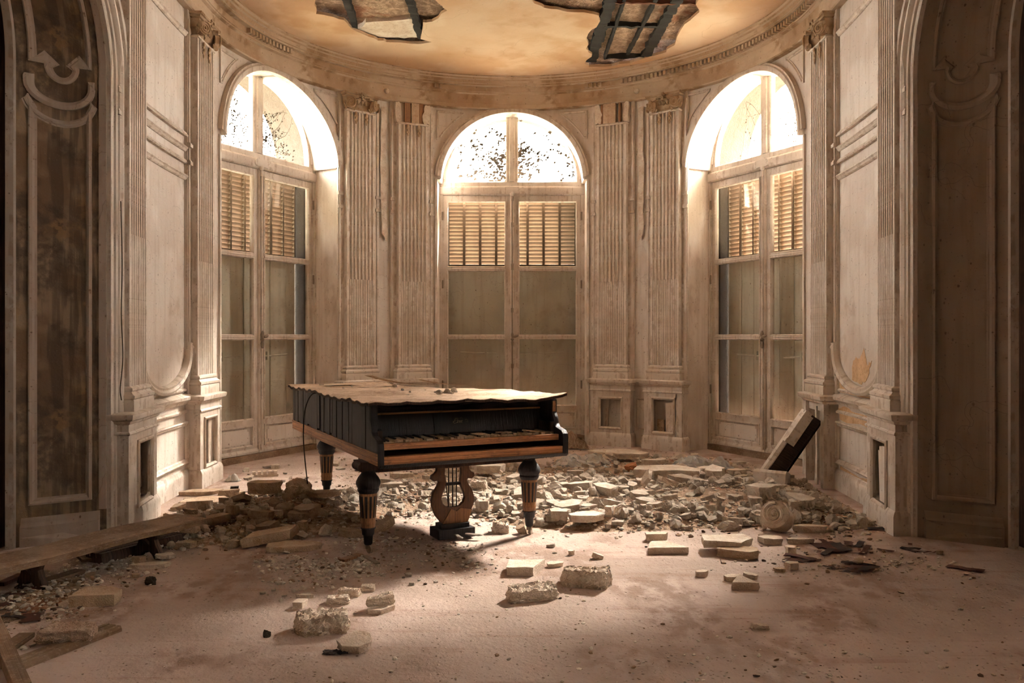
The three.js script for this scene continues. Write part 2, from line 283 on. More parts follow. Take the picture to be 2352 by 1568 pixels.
  build(map = bendWall, crease = 0.6) {
    let t = this.t; const step = map.step;
    if (step) {
      const out = [], stack = [];
      for (let i = 0; i < t.length; i += 9) {
        stack.push(t.slice(i, i + 9));
        while (stack.length) {
          const q = stack.pop(), L = [0, 1, 2].map((k) => { const j = (k + 1) % 3; return map.along === 1 ? Math.abs(q[k * 3 + 1] - q[j * 3 + 1]) : Math.abs(q[k * 3] - q[j * 3]); }), m = Math.max(...L);
          if (m <= step) { for (const x of q) out.push(x); continue; }
          const k = L.indexOf(m), j = (k + 1) % 3, o = (k + 2) % 3, P = (x) => q.slice(x * 3, x * 3 + 3), a = P(k), b = P(j), c = P(o), d = [(a[0] + b[0]) / 2, (a[1] + b[1]) / 2, (a[2] + b[2]) / 2];
          stack.push([...a, ...d, ...c], [...d, ...b, ...c]);
        }
      }
      t = out;
    }
    const n = t.length / 3, pos = new Float32Array(t), uv = new Float32Array(n * 2), v = new THREE.Vector3();
    for (let i = 0; i < n; i += 3) {
      const o = i * 3, ax = t[o + 3] - t[o], ay = t[o + 4] - t[o + 1], az = t[o + 5] - t[o + 2], bx = t[o + 6] - t[o], by = t[o + 7] - t[o + 1], bz = t[o + 8] - t[o + 2];
      const nx = Math.abs(ay * bz - az * by), ny = Math.abs(az * bx - ax * bz), nz = Math.abs(ax * by - ay * bx);
      for (let k = 0; k < 3; k++) { const p = o + k * 3, q = (i + k) * 2; if (nz >= nx && nz >= ny) { uv[q] = t[p]; uv[q + 1] = t[p + 1]; } else if (nx >= ny) { uv[q] = t[p + 2]; uv[q + 1] = t[p + 1]; } else { uv[q] = t[p]; uv[q + 1] = t[p + 2]; } }
    }
    for (let i = 0; i < n; i++) { v.set(pos[i * 3], pos[i * 3 + 1], pos[i * 3 + 2]); map(v); pos[i * 3] = v.x; pos[i * 3 + 1] = v.y; pos[i * 3 + 2] = v.z; }
    const g = new THREE.BufferGeometry(); g.setAttribute('position', new THREE.BufferAttribute(pos, 3)); g.setAttribute('uv', new THREE.BufferAttribute(uv, 2));
    if (crease === 0) { g.computeVertexNormals(); return g; }
    g.computeVertexNormals(); return toCreasedNormals(g, crease);
  }
}
const mat4 = (x, y, z, rx = 0, ry = 0, rz = 0, sx = 1, sy = sx, sz = sx) => new THREE.Matrix4().compose(new THREE.Vector3(x, y, z), new THREE.Quaternion().setFromEuler(new THREE.Euler(rx, ry, rz)), new THREE.Vector3(sx, sy, sz));
const rectPath = (u0, u1, y0, y1) => [[u0, y0], [u1, y0], [u1, y1], [u0, y1]];
function arc(cx, cy, r, a0, a1, n, ry = r) { const o = []; for (let i = 0; i <= n; i++) { const a = a0 + (a1 - a0) * i / n; o.push([cx + r * Math.cos(a), cy + ry * Math.sin(a)]); } return o; }
// ---------- walls ----------
const crk = rng(77);
function ragged(pts, amp, sub) { const o = []; for (let i = 0; i < pts.length; i++) { const a = pts[i], b = pts[(i + 1) % pts.length]; for (let k = 0; k < sub; k++) { const t = k / sub; o.push([lerp(a[0], b[0], t) + (k ? (crk() - 0.5) * amp : 0), lerp(a[1], b[1], t) + (k ? (crk() - 0.5) * amp : 0)]); } } return o; }

const A_SPR = 3.414, A_R = 0.94, A_HW = 0.978;                     // arched openings in the apse wall
const openingPath = (hw, r, cy, y0 = 0) => [[-hw, y0], [-hw, cy + 0.035], ...arc(0, cy, r, Math.PI - 0.037, 0.037, 40), [hw, cy + 0.035], [hw, y0]];
const U_BACK = 4.62;
const wallBack = structure('wall_back'), wallLeft = structure('wall_left'), wallRight = structure('wall_right');
{
  const path = [[-U_BACK, 0]];
  for (const k of [1, 0, 2]) for (const [a, y] of openingPath(A_HW, A_R, A_SPR)) path.push([R * (WIN_A[k] + Math.asin(a / R)), y]);
  path.push([U_BACK, 0], [U_BACK, 4.79], [-U_BACK, 4.79]);
  part(wallBack, 'wall_face', new MB().plate(path, [], -0.25, 0).build(), M.wall);
  for (const k of [0, 1, 2]) {
    const wm = winMap(k), rv = (d0) => Object.assign((v) => { v.z = WIN_D - (v.z > 0.5 ? Math.sqrt((R + 0.012) ** 2 - v.x * v.x) : d0); wm(v); }, { step: 0.09 });
    const inner = openingPath(A_HW, A_R, A_SPR);
    part(wallBack, 'window_reveal', new MB().plate([...inner, [1.28, 0], [1.28, 4.77], [-1.28, 4.77], [-1.28, 0]], [], 0, 1).build(rv(3.30), 0.5), M.panel);
    const outer = openingPath(0.888, 0.888, 3.54);
    part(wallBack, 'outer_reveal', new MB().plate([...outer, [1.34, 0], [1.34, 4.77], [-1.34, 4.77], [-1.34, 0]], [], WIN_D - 3.74, WIN_D - 3.301).build(wm, 0.5), M.stone);
    // panelled lower reveal and the archivolt that frames the opening
    const U = (a) => R * (WIN_A[k] + Math.asin(a / R)), ring = arc(0, A_SPR, A_R, -0.0 + 0.042, Math.PI - 0.042, 40).map(([a, y]) => [U(a), y]);
    ring.unshift([U(A_R), 3.453]); ring.push([U(-A_R), 3.453]);
    part(wallBack, 'archivolt', new MB().sweep(ring, false, [[0.0, -0.01], [0.0, 0.058], [-0.012, 0.066], [-0.055, 0.066], [-0.066, 0.05], [-0.085, 0.05], [-0.085, -0.01]]).build(), M.trim);
    for (const s of [-1, 1]) {
      part(wallBack, 'reveal_bead', new MB().box(U(s * (A_HW + 0.002)), U(s * (A_HW + 0.03)), 0.0, 3.452, 0, 0.022).build(), M.joinery);
      const q = (a, y) => [U(s * a), y], pth = [q(0.985, 3.98), q(0.985, 4.35), q(0.62, 4.35)], hyp = arc(0, A_SPR, 1.10, 0.96, 0.55, 10).map(([a, y]) => q(a, y)), tri = [...pth, ...hyp]; if (s < 0) tri.reverse();
      part(wallBack, 'spandrel_moulding', new MB().sweep(tri, true, [[0, 0], [0, 0.016], [0.012, 0.02], [0.022, 0.008], [0.03, 0.008], [0.03, 0]]).build(), M.trim);
    }
  }
}
// flanks: wall between apse and side arches, then the side walls with one wide splayed arch each
const ARC_C = ZE - 0.95, ARC_H = 0.85, ARC_B = 0.545, SPRING = 3.225, U_END = U2 + ZE + 2.2;
const SIDE_WIN = [2.90, 3.62, 2.3, 3.4];     // from Z, to Z, sill, head
const uOfZ = (Z) => U2 + ZE - Z;
for (const s of [-1, 1]) {
  const W = s < 0 ? wallLeft : wallRight, mp = s < 0 ? mirrored(bendWall) : bendWall;
  const c = uOfZ(ARC_C), hole = [[c - ARC_H, 0], [c - ARC_H, SPRING], ...arc(c, SPRING, ARC_H, Math.PI - 0.05, 0.05, 28), [c + ARC_H, SPRING], [c + ARC_H, 0]];
  const win = s > 0 ? [[[uOfZ(SIDE_WIN[1]), SIDE_WIN[2]], [uOfZ(SIDE_WIN[0]), SIDE_WIN[2]], [uOfZ(SIDE_WIN[0]), SIDE_WIN[3]], [uOfZ(SIDE_WIN[1]), SIDE_WIN[3]]]] : [];
  part(W, 'wall_face', new MB().plate([[U_BACK, 0], ...hole, [U_END, 0], [U_END, 4.79], [U_BACK, 4.79]], win, -0.25, 0).build(mp), M.wall);
}
{   // the window of the right side wall, nearer than the picture's edge: it lights the foreground from the right
  const W = structure('window_4'), [za, zb, ya, yb] = SIDE_WIN, ua = uOfZ(zb), ub = uOfZ(za);
  part(W, 'reveal', new MB().box(ua - 0.2, ua, ya - 0.2, yb + 0.2, -0.60, -0.01).box(ub, ub + 0.2, ya - 0.2, yb + 0.2, -0.60, -0.01).box(ua, ub, yb, yb + 0.2, -0.60, -0.01).box(ua, ub, ya - 0.2, ya, -0.60, -0.01).build(bendWall), M.panel);
  part(W, 'frame', new MB().box(ua, ua + 0.06, ya, yb, -0.36, -0.30).box(ub - 0.06, ub, ya, yb, -0.36, -0.30).box(ua, ub, yb - 0.06, yb, -0.36, -0.30).box(ua, ub, ya, ya + 0.06, -0.36, -0.30).box((ua + ub) / 2 - 0.03, (ua + ub) / 2 + 0.03, ya, yb, -0.36, -0.30).build(bendWall), M.joinery);
  part(W, 'pane', new MB().box(ua + 0.06, ub - 0.06, ya + 0.06, yb - 0.06, -0.331, -0.329).build(bendWall), M.glass);
}
const wallFront = structure('wall_front');
part(wallFront, 'wall_face', new MB().box(-3.2, 3.2, 0, 4.79, -0.2, 0).build((v) => v.set(v.x, v.y, 2.1 - v.z)), M.wall);

// panels and mouldings of a flank (right side; the left one is mirrored)
function flank(s) {
  const W = s < 0 ? wallLeft : wallRight, mp = s < 0 ? mirrored(bendWall) : bendWall, U = (Z) => Q + R2 * Math.asin((Z0 - Z) / R2);
  const ua = U(7.92), ub = U(6.56);
  const mould = [[0, 0], [0, 0.03], [0.012, 0.036], [0.022, 0.026], [0.036, 0.022], [0.046, 0.01], [0.046, 0]];
  const P = (path) => new MB().sweep(path, true, mould).build(mp);
  // upper panel with notched corners
  const n = 0.13; part(W, 'panel_moulding', P([[ua, 3.22], [ub, 3.22], [ub, 4.18 - n], [ub - 0.05, 4.18 - n + 0.04], [ub - 0.05, 4.18], [ua + 0.05, 4.18], [ua + 0.05, 4.22 - n], [ua, 4.18 - n]]), M.trim);
  part(W, 'panel_moulding', P(rectPath(ua, ub, 2.97, 3.13)), M.trim);
  // tall panel whose foot is a hanging half round
  const uc = (ua + ub) / 2, hw = (ub - ua) / 2;
  part(W, 'panel_moulding', new MB().sweep([[ua, 1.27], [ua, 2.87], [ub, 2.87], [ub, 1.27]].reverse(), false, mould).build(mp), M.trim);
  part(W, 'hanging_moulding', new MB().sweep([[ua, 1.31], [ua + 0.05, 1.31], [ua + 0.05, 1.24], ...arc(uc, 1.24, hw - 0.06, Math.PI, 2 * Math.PI, 24, 0.31), [ub - 0.05, 1.24], [ub - 0.05, 1.31], [ub, 1.31]], false, [[-0.03, 0], [-0.03, 0.05], [-0.01, 0.062], [0.012, 0.05], [0.03, 0.055], [0.045, 0.02], [0.045, 0]]).build(mp), M.trim);
  part(W, 'panel_moulding', new MB().sweep([[ub, 1.24], [ub, 0.90], [ua, 0.90], [ua, 1.24]], false, [[0, 0], [0, 0.02], [0.015, 0.022], [0.025, 0.008], [0.025, 0]].map(([d, h]) => [-d, h])).build(mp), M.trim);
  // dado: cornice, bead, panel, skirting
  const e0 = U(8.15), e1 = U(6.3);
  part(W, 'dado_cornice', new MB().sweepU([[0.775, 0], [0.78, 0.02], [0.80, 0.03], [0.825, 0.065], [0.85, 0.07], [0.862, 0.05], [0.88, 0.01], [0.88, 0]], e0, e1).build(mp), M.trim);
  part(W, 'dado_bead', new MB().sweepU([[0.695, 0], [0.70, 0.022], [0.715, 0.026], [0.728, 0.01], [0.728, 0]], e0, e1).build(mp), M.trim);
  part(W, 'dado_moulding', P(rectPath(U(7.86), U(6.62), 0.235, 0.625)), M.trim);
  part(W, 'skirting', new MB().sweepU([[0, 0], [0, 0.035], [0.15, 0.035], [0.165, 0.026], [0.185, 0.02], [0.19, 0]], e0, e1).build(mp), M.joinery);
}
flank(-1); flank(1);

// paint fallen from the right flank, ochre plaster bare beneath
for (const pts of [[[7.80, 0.64], [7.1, 0.645], [6.75, 0.70], [6.8, 0.765], [7.3, 0.74], [7.7, 0.77], [7.86, 0.74]], [[7.85, 0.05], [7.5, 0.03], [7.2, 0.10], [6.9, 0.06], [6.75, 0.15], [7.0, 0.22], [7.4, 0.20], [7.8, 0.225]], [[7.5, 1.02], [7.25, 0.99], [7.1, 1.06], [7.0, 1.2], [7.12, 1.16], [7.2, 1.3], [7.3, 1.2], [7.4, 1.22], [7.5, 1.13]], [[7.84, 0.89], [7.4, 0.886], [6.8, 0.89], [6.85, 0.94], [7.2, 0.93], [7.6, 0.97], [7.86, 1.05]]]) part(wallRight, 'peeled_patch', new MB().plate(ragged(pts.map(([Z, y]) => [Q + R2 * Math.asin((Z0 - Z) / R2), y]), 0.03, 4), [], 0, 0.0035).build(), M.ochre);
// side arch: moulded architrave on the wall, splayed and slightly hollow panelled reveal, door beyond
function archPt(t, hw, rise) {   // t: height on the jamb, then on round the arch
  const J = SPRING, L = 2.7; if (t <= J) return [hw, t]; if (t >= J + L) return [-hw, Math.max(0, J - (t - J - L))];
  const a = (t - J) / L * Math.PI; return [hw * Math.cos(a), J + rise * Math.sin(a)];
}
function revealMap(sd) {         // x across the reveal from wall to door (0..0.58), y along the arch, z out of the surface
  const f = (v) => {
    const q = clamp(v.x / 0.58, -0.4, 1.2), [za, ya] = archPt(v.y, ARC_H, ARC_H), [zb, yb] = archPt(v.y, ARC_B, 0.80), hollow = q > 0 && q < 1 ? 0.058 * Math.sin(Math.PI * q) : 0;
    let z = lerp(za, zb, q), y = lerp(ya, yb, q), x = XE + 0.455 * q; const a = clamp((v.y - SPRING) / 2.7) * Math.PI, nz = Math.cos(a), ny = Math.sin(a), k = hollow - v.z;
    z += nz * k * 0.86; y += ny * k * 0.86; x -= -0.35 * v.z * 0; v.set(sd * x, y, -(ARC_C + z));
  };
  f.step = 0.12; f.along = 1; return f;
}
for (const s of [-1, 1]) {
  const W = s < 0 ? wallLeft : wallRight, mp = s < 0 ? mirrored(bendWall) : bendWall, rm = revealMap(s), MT = s < 0 ? M.mould : M.niche, MN = s < 0 ? M.nicheSoftShade : M.niche, c = uOfZ(ARC_C);
  const edge = [[c - ARC_H, 0], [c - ARC_H, SPRING], ...arc(c, SPRING, ARC_H, Math.PI - 0.05, 0.05, 28), [c + ARC_H, SPRING], [c + ARC_H, 0]];
  part(W, 'architrave', new MB().sweep(edge, false, [[0, -0.02], [0, 0.03], [0.012, 0.036], [0.03, 0.036], [0.036, 0.05], [0.05, 0.055], [0.062, 0.05], [0.066, 0.036], [0.085, 0.034], [0.092, 0.05], [0.11, 0.066], [0.13, 0.066], [0.14, 0.05], [0.155, 0.05], [0.165, 0.074], [0.182, 0.08], [0.195, 0.07], [0.2, 0.03], [0.2, 0]]).build(mp), M.joinery);
  part(W, 'architrave_plinth', new MB().wrap([[0, 0.004], [0.19, 0.004], [0.205, -0.004], [0.205, -0.05]], c - ARC_H - 0.2, c - ARC_H - 0.06, 0, 0.084).build(mp), M.joinery);
  // reveal surface in three courses so that the panels keep their own face
  const rev = new MB(); for (let i = 0; i < 8; i++) { const a0 = 0.58 * i / 8, a1 = 0.58 * (i + 1) / 8; rev.quad([a0, 0, 0], [a1, 0, 0], [a1, SPRING * 2 + 2.7, 0], [a0, SPRING * 2 + 2.7, 0]); }
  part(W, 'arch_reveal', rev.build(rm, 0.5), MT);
  const fr = [[0, 0], [0, 0.016], [0.012, 0.026], [0.026, 0.02], [0.034, 0.008], [0.045, 0.006], [0.045, 0]], l = 0.11, r = 0.51;
  const low = [[l, 0.27], [r, 0.27], [r, 2.94], ...arc((l + r) / 2, 3.02, 0.2, 0, -Math.PI, 16, 0.15), [l, 2.94]];
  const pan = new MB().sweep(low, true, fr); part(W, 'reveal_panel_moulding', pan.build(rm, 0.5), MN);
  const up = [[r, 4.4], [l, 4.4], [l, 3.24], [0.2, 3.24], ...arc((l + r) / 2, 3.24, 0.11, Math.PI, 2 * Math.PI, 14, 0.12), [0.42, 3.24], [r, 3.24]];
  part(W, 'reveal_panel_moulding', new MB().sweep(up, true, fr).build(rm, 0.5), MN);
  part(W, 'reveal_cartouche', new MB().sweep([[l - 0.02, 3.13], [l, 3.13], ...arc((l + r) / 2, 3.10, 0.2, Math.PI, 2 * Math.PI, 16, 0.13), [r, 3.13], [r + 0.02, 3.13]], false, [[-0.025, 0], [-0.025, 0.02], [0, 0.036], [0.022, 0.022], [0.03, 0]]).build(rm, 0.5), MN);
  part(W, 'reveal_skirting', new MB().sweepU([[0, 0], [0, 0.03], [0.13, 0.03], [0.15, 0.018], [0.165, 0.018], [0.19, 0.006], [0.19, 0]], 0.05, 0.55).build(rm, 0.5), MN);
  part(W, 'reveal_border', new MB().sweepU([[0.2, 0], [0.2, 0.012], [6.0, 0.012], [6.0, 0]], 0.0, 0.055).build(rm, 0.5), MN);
  part(W, 'door_casing', new MB().sweepU([[0, -0.02], [0, 0.035], [6.4, 0.035], [6.4, -0.02]], 0.58, 0.63).build(rm, 0.5), M.casing);
  part(W, 'outer_masonry', new MB().plate([[-1.5, 0], [-0.62, 0], [-0.62, SPRING], ...arc(0, SPRING, 0.62, Math.PI, 0, 20, 0.9), [0.62, SPRING], [0.62, 0], [1.5, 0], [1.5, 4.79], [-1.5, 4.79]], [], -0.72, -0.44).build((v) => v.set(s * (XE - v.z), v.y, -(ARC_C + v.x))), M.stone);
  const d = structure(s < 0 ? 'door_1' : 'door_2');
  const dm = (v) => v.set(s * (XE + 0.56 - v.z), v.y, -(ARC_C + v.x));
  part(d, 'door_leaf', new MB().box(-0.75, 0.75, 0, 4.3, -0.1, 0).build(dm), M.darkwood);
  for (const a of [-0.36, 0.02]) part(d, 'door_panel', new MB().sweep(rectPath(a, a + 0.34, 0.3, 1.6), true, [[0, 0], [0, 0.02], [0.03, 0.02], [0.04, 0]]).build(dm), M.darkwood);
}
// ---------- entablature ----------
const trim1 = structure('trim_1');
{
  const prof = [[4.385, 0], [4.39, 0.06], [4.40, 0.072], [4.448, 0.072], [4.455, 0.052], [4.50, 0.05], [4.575, 0.058], [4.59, 0.085], [4.602, 0.088], [4.606, 0.098], [4.668, 0.10], [4.672, 0.155], [4.69, 0.16], [4.695, 0.172], [4.728, 0.185], [4.738, 0.205], [4.755, 0.215], [4.768, 0.235], [4.779, 0.235], [4.79, 0]];
  const b = new MB(); b.sweepU(prof, -U_END, U_END, false); part(trim1, 'entablature', b.build(bendWall, 0.35), M.cornice);
  const dent = (u) => new MB().box(u - 0.016, u + 0.016, 4.612, 4.662, 0.09, 0.146).build();
  for (const [a, b2] of [[1.52, 5.6], [1.02, 1.24], [-3.95, -3.15], [-1.04, -0.96]]) for (let u = a; u < b2; u += 0.062) part(trim1, 'dentil', dent(u), M.cornice);
  for (const a of [-32.6, 32.4]) { const u = a * Math.PI / 180 * R; part(trim1, 'boss', new MB().geo(new THREE.SphereGeometry(0.035, 14, 10), mat4(u, 4.50, 0.06, 0, 0, 0, 1, 1, 0.7)).build(), M.plaster); }
}
function insidePlan(g0) { const q = g0.toNonIndexed(), p = q.attributes.position, keep = []; for (let i = 0; i < p.count; i += 3) { const X = p.getX(i), Z = -p.getZ(i); if (Z > Z0 ? Math.hypot(X, Z - Z0) < 3.35 : Math.abs(X) < 3.35) for (let k = 0; k < 9; k++) keep.push(p.array[i * 3 + k]); } const r = new THREE.BufferGeometry(); r.setAttribute('position', new THREE.Float32BufferAttribute(keep, 3)); r.setAttribute('uv', new THREE.Float32BufferAttribute(new Float32Array(keep.length / 3 * 2), 2)); return r; }
// ---------- ceiling: plaster skin with two ragged holes under the rough floor above ----------
const ceiling = structure('ceiling');
const CE = (px, py) => { const Z = FOCAL * (H_CEIL - EYE) / (772 - py); return [(px - 1176) * Z / FOCAL, Z]; };
const holeL = ragged([[722, 12], [726, 32], [752, 36], [790, 46], [811, 68], [838, 80], [868, 93], [900, 97], [962, 101], [992, 96], [966, 90], [972, 51], [992, 50], [1027, 24], [1010, 10], [985, -12], [960, -60], [820, -70], [735, -50]].map((p) => CE(...p)), 0.035, 3);
const holeR = ragged([[1222, 2], [1250, 18], [1290, 24], [1340, 28], [1376, 36], [1374, 56], [1352, 76], [1346, 112], [1360, 124], [1343, 146], [1352, 154], [1405, 152], [1462, 140], [1530, 120], [1552, 96], [1572, 56], [1606, 28], [1598, 10], [1618, -30], [1560, -90], [1330, -80], [1235, -40]].map((p) => CE(...p)), 0.05, 3);
{
  const out = [], K = 60; for (let i = 0; i <= K; i++) { const u = lerp(-U_END, U_END, i / K), [X, Z] = plan(u, -0.1); out.push([X, Z]); }
  const cm = (v) => v.set(v.x, H_CEIL + 0.03 - v.z, -v.y);
  const b = new MB().plate(out, [holeL, holeR], 0, 0.03); part(ceiling, 'plaster_skin', b.build(cm), M.ceiling);
  const up = new THREE.PlaneGeometry(8.4, 16, 210, 400), p = up.attributes.position, q = fbmImg(256, 40, 40, 4, 91, 0.6);
  for (let i = 0; i < p.count; i++) p.setZ(i, 0.055 * q[((p.getY(i) * 24 + 999) & 255) * 256 + ((p.getX(i) * 24 + 999) & 255)]);
  up.rotateX(Math.PI / 2); up.translate(0, H_CEIL + 0.10, -4.5); const g = insidePlan(up); g.computeVertexNormals(); { const uv = g.attributes.uv, ps = g.attributes.position; for (let i = 0; i < uv.count; i++) uv.setXY(i, ps.getX(i), ps.getZ(i)); }
  part(ceiling, 'rough_underside', g, M.ceilRough);
  const out2 = []; for (let i = 0; i <= K; i++) { const [X, Z] = plan(lerp(-U_END, U_END, i / K), -0.70); out2.push([X, Z]); }
  part(ceiling, 'roof_slab', new MB().plate(out2, [], -0.6, -0.15).build(cm), M.stone);
  const beam = (name, a, c, hw, mat, z0 = 0.02) => { const A = CE(...a), C = CE(...c), dx = C[0] - A[0], dz = C[1] - A[1], L = Math.hypot(dx, dz); part(ceiling, name, roughBar(L, hw, 0.10, (a[0] * 7 + a[1]) | 0).applyMatrix4(new THREE.Matrix4().makeTranslation((A[0] + C[0]) / 2, H_CEIL + z0 + 0.05, -(A[1] + C[1]) / 2).multiply(new THREE.Matrix4().makeRotationY(Math.atan2(dz, dx)))), mat); };
  beam('joist', [783, -30], [815, 66], 0.035, M.beam); beam('joist', [930, -30], [967, 95], 0.04, M.beam);
  beam('joist', [1424, -60], [1357, 148], 0.06, M.beam); beam('joist', [1585, -50], [1484, 132], 0.055, M.beam);
  beam('lath', [1440, -10], [1389, 138], 0.016, M.beam); beam('lath', [1530, -40], [1442, 130], 0.018, M.beam);
  beam('crosspiece', [1388, 67], [1514, 67], 0.035, M.beam); beam('crosspiece', [1412, 12], [1597, 14], 0.02, M.rust); beam('crosspiece', [1388, 140], [1480, 134], 0.012, M.beam);
  part(ceiling, 'undercoat', new MB().plate(ragged([[822, 72], [840, 58], [905, 54], [960, 50], [963, 92], [930, 94], [870, 90]].map((p2) => CE(...p2)), 0.04, 3), [], -0.05, 0.0).build(cm), M.plaster, 'paler smooth undercoat patch');
}
function roughBar(L, hw, th, seed) {   // a rough-hewn bar along x
  const n = Math.max(8, Math.round(L / 0.06)), r = rng(seed), m = new MB(); let pr = null;
  for (let i = 0; i <= n; i++) { const x = -L / 2 + L * i / n, a = hw * (0.75 + 0.5 * r()), b = hw * (0.75 + 0.5 * r()), y0 = -th / 2 + (r() - 0.5) * 0.02, q = [[x, y0, -a], [x, y0 - 0.01 * r(), b], [x, th / 2, b], [x, th / 2, -a]]; if (pr) for (let k = 0; k < 4; k++) m.quad(pr[k], pr[(k + 1) & 3], q[(k + 1) & 3], q[k]); else m.quad(...q); pr = q; }
  m.quad(...pr); return m.build(straight, 0.3);
}
// ---------- floor and the ground outside ----------
const floor = structure('floor');
{
  const g = new THREE.PlaneGeometry(8, 15, 2, 2); g.rotateX(-Math.PI / 2); g.translate(0, 0, -4.9); { const uv = g.attributes.uv, p = g.attributes.position; for (let i = 0; i < uv.count; i++) uv.setXY(i, p.getX(i), p.getZ(i)); }
  part(floor, 'floor_surface', g, M.floor);
  const o = new THREE.CircleGeometry(45, 40); o.rotateX(-Math.PI / 2); o.translate(0, -0.35, -6); const gd = structure('ground_outside'); part(gd, 'gravel', o, std({ color: lin(0.08, 0.08, 0.055) }));
  part(floor, 'foundation', new MB().box(-4.2, 4.2, -0.5, -0.01, -12.7, 2.6).build(straight), M.stone);
}
// ---------- windows: fixed frame with fanlight, two casements; folding shutters behind ----------
function notched(a0, a1, y0, y1, n) { return [[a0 + n, y0], [a1 - n, y0], [a1 - n, y0 + n], [a1, y0 + n], [a1, y1 - n], [a1 - n, y1 - n], [a1 - n, y1], [a0 + n, y1], [a0 + n, y1 - n], [a0, y1 - n], [a0, y0 + n], [a0 + n, y0 + n]]; }
function makeWindow(k, name) {
  const W = structure(name), wm = winMap(k), GY = 3.52, GR = 0.875;
  const f = new MB();
  for (const s of [-1, 1]) { f.box(s * 0.932, s * 1.0, 0, 3.5, -0.07, 0.03); f.box(s * 0.95, s * 0.985, 0.0, 3.3, 0.03, 0.045); }
  f.sweepU([[3.303, -0.07], [3.303, 0.035], [3.315, 0.05], [3.33, 0.055], [3.40, 0.055], [3.415, 0.04], [3.425, 0.02], [3.478, 0.02], [3.486, 0.006], [3.493, 0.0], [3.493, -0.07]], -0.99, 0.99);
  f.plate([...openingPath(GR, GR, GY, 3.49).slice(1, -1), [GR, 3.47], [1.02, 3.47], ...arc(0, GY, 1.02, 0, Math.PI, 40), [-1.02, 3.47], [-GR, 3.47]], [], -0.06, 0.012);
  f.sweep(arc(0, GY, 0.925, 0, Math.PI, 40), false, [[-0.02, 0.01], [-0.02, 0.03], [0, 0.035], [0.02, 0.025], [0.02, 0.01]]);
  part(W, 'frame', f.build(wm, 0.5), M.joinery);
  part(W, 'fanlight_mullion', new MB().extrudeY([[-0.084, -0.06], [-0.084, 0.0], [-0.07, 0.012], [-0.035, 0.012], [-0.03, 0.03], [0.03, 0.03], [0.035, 0.012], [0.07, 0.012], [0.084, 0], [0.084, -0.06]], 3.485, 4.40).build(wm), M.joinery);
  part(W, 'transom_boss', new MB().plate([...arc(-0.075, 3.365, 0.042, Math.PI / 2, Math.PI * 1.5, 10), ...arc(0.075, 3.365, 0.042, -Math.PI / 2, Math.PI / 2, 10)], [], 0.04, 0.075).geo(new THREE.SphereGeometry(0.032, 12, 8), mat4(0, 3.32, 0.05, 0, 0, 0, 1, 1.4, 1)).build(wm), M.joinery);
  part(W, 'threshold', new MB().box(-0.99, 0.99, 0, 0.072, -0.12, 0.05).build(wm), M.benchwood);
  for (const s of [-1, 1]) part(W, 'fanlight_pane', new MB().plate([[s * 0.075, 3.48], [s * 0.075, 4.39], ...arc(0, GY, GR + 0.006, Math.PI / 2 - 0.1, 0.0, 16).map(([a, y]) => [s * a, y]), [s * (GR + 0.006), 3.48]], [], -0.032, -0.030).build(wm), M.glass);
  for (const s of [-1, 1]) {
    const X = (a) => s * a, L = new MB();
    L.box(X(0.873), X(0.930), 0.08, 3.297, -0.04, 0.012); L.box(X(0.008), X(0.089), 0.08, 3.297, -0.04, 0.012); L.box(X(0.089), X(0.873), 3.22, 3.297, -0.04, 0.012);
    L.box(X(0.089), X(0.873), 0.395, 0.462, -0.04, 0.012); L.box(X(0.089), X(0.873), 0.08, 0.15, -0.04, 0.012); L.box(X(0.089), X(0.873), 0.14, 0.40, -0.03, -0.006);
    const L2 = part(W, 'casement', L.build(wm), M.joinery);
    const bead = [[0, 0.012], [0, 0.022], [0.014, 0.024], [0.024, 0.008], [0.024, -0.01]].map(([d, h]) => [s > 0 ? d : -d, h]), rp = (y0, y1, e = 0) => rectPath(X(0.089 - e), X(0.873 + e), y0 - e, y1 + e);
    for (const [y0, y1] of [[0.462, 1.37], [1.41, 2.288], [2.335, 3.22]]) part(L2, 'glazing_bead', new MB().sweep(rp(y0, y1, 0.012), true, bead).build(wm), M.joinery);
    for (const y of [1.37, 2.288]) part(L2, 'muntin', new MB().sweepU([[y - 0.004, -0.04], [y - 0.004, 0.006], [y + 0.006, 0.02], [y + 0.02, 0.026], [y + 0.034, 0.02], [y + 0.044, 0.006], [y + 0.044, -0.04]], Math.min(X(0.085), X(0.877)), Math.max(X(0.085), X(0.877))).build(wm), M.joinery);
    for (const [y0, y1] of [[0.455, 1.38], [1.40, 2.30], [2.32, 3.226]]) part(L2, 'pane', new MB().box(X(0.085), X(0.877), y0, y1, -0.022, -0.020).build(wm), M.glass);
    part(L2, 'panel_moulding', new MB().sweep(rp(0.15, 0.395), true, bead).build(wm), M.joinery);
    part(L2, 'raised_panel', new MB().plate(notched(Math.min(X(0.15), X(0.81)), Math.max(X(0.15), X(0.81)), 0.19, 0.355, 0.028), [], -0.01, 0.004).build(wm), M.panel);
    part(L2, 'weatherboard', new MB().sweepU([[0.078, 0], [0.078, 0.03], [0.1, 0.034], [0.125, 0.018], [0.13, 0.01]], Math.min(X(0.01), X(0.93)), Math.max(X(0.01), X(0.93))).build(wm), M.joinery);
    for (const y of [0.75, 2.1, 3.02]) part(L2, 'hinge', new MB().geo(new THREE.CylinderGeometry(0.011, 0.011, 0.11, 8), mat4(X(0.934), y, 0.036)).build(wm), M.iron2);
  }
  const c = new MB(); c.extrudeY([[-0.022, 0.01], [-0.022, 0.03], [-0.012, 0.042], [0.012, 0.042], [0.022, 0.03], [0.022, 0.01]], 0.08, 3.297); part(W, 'astragal', c.build(wm), M.joinery);
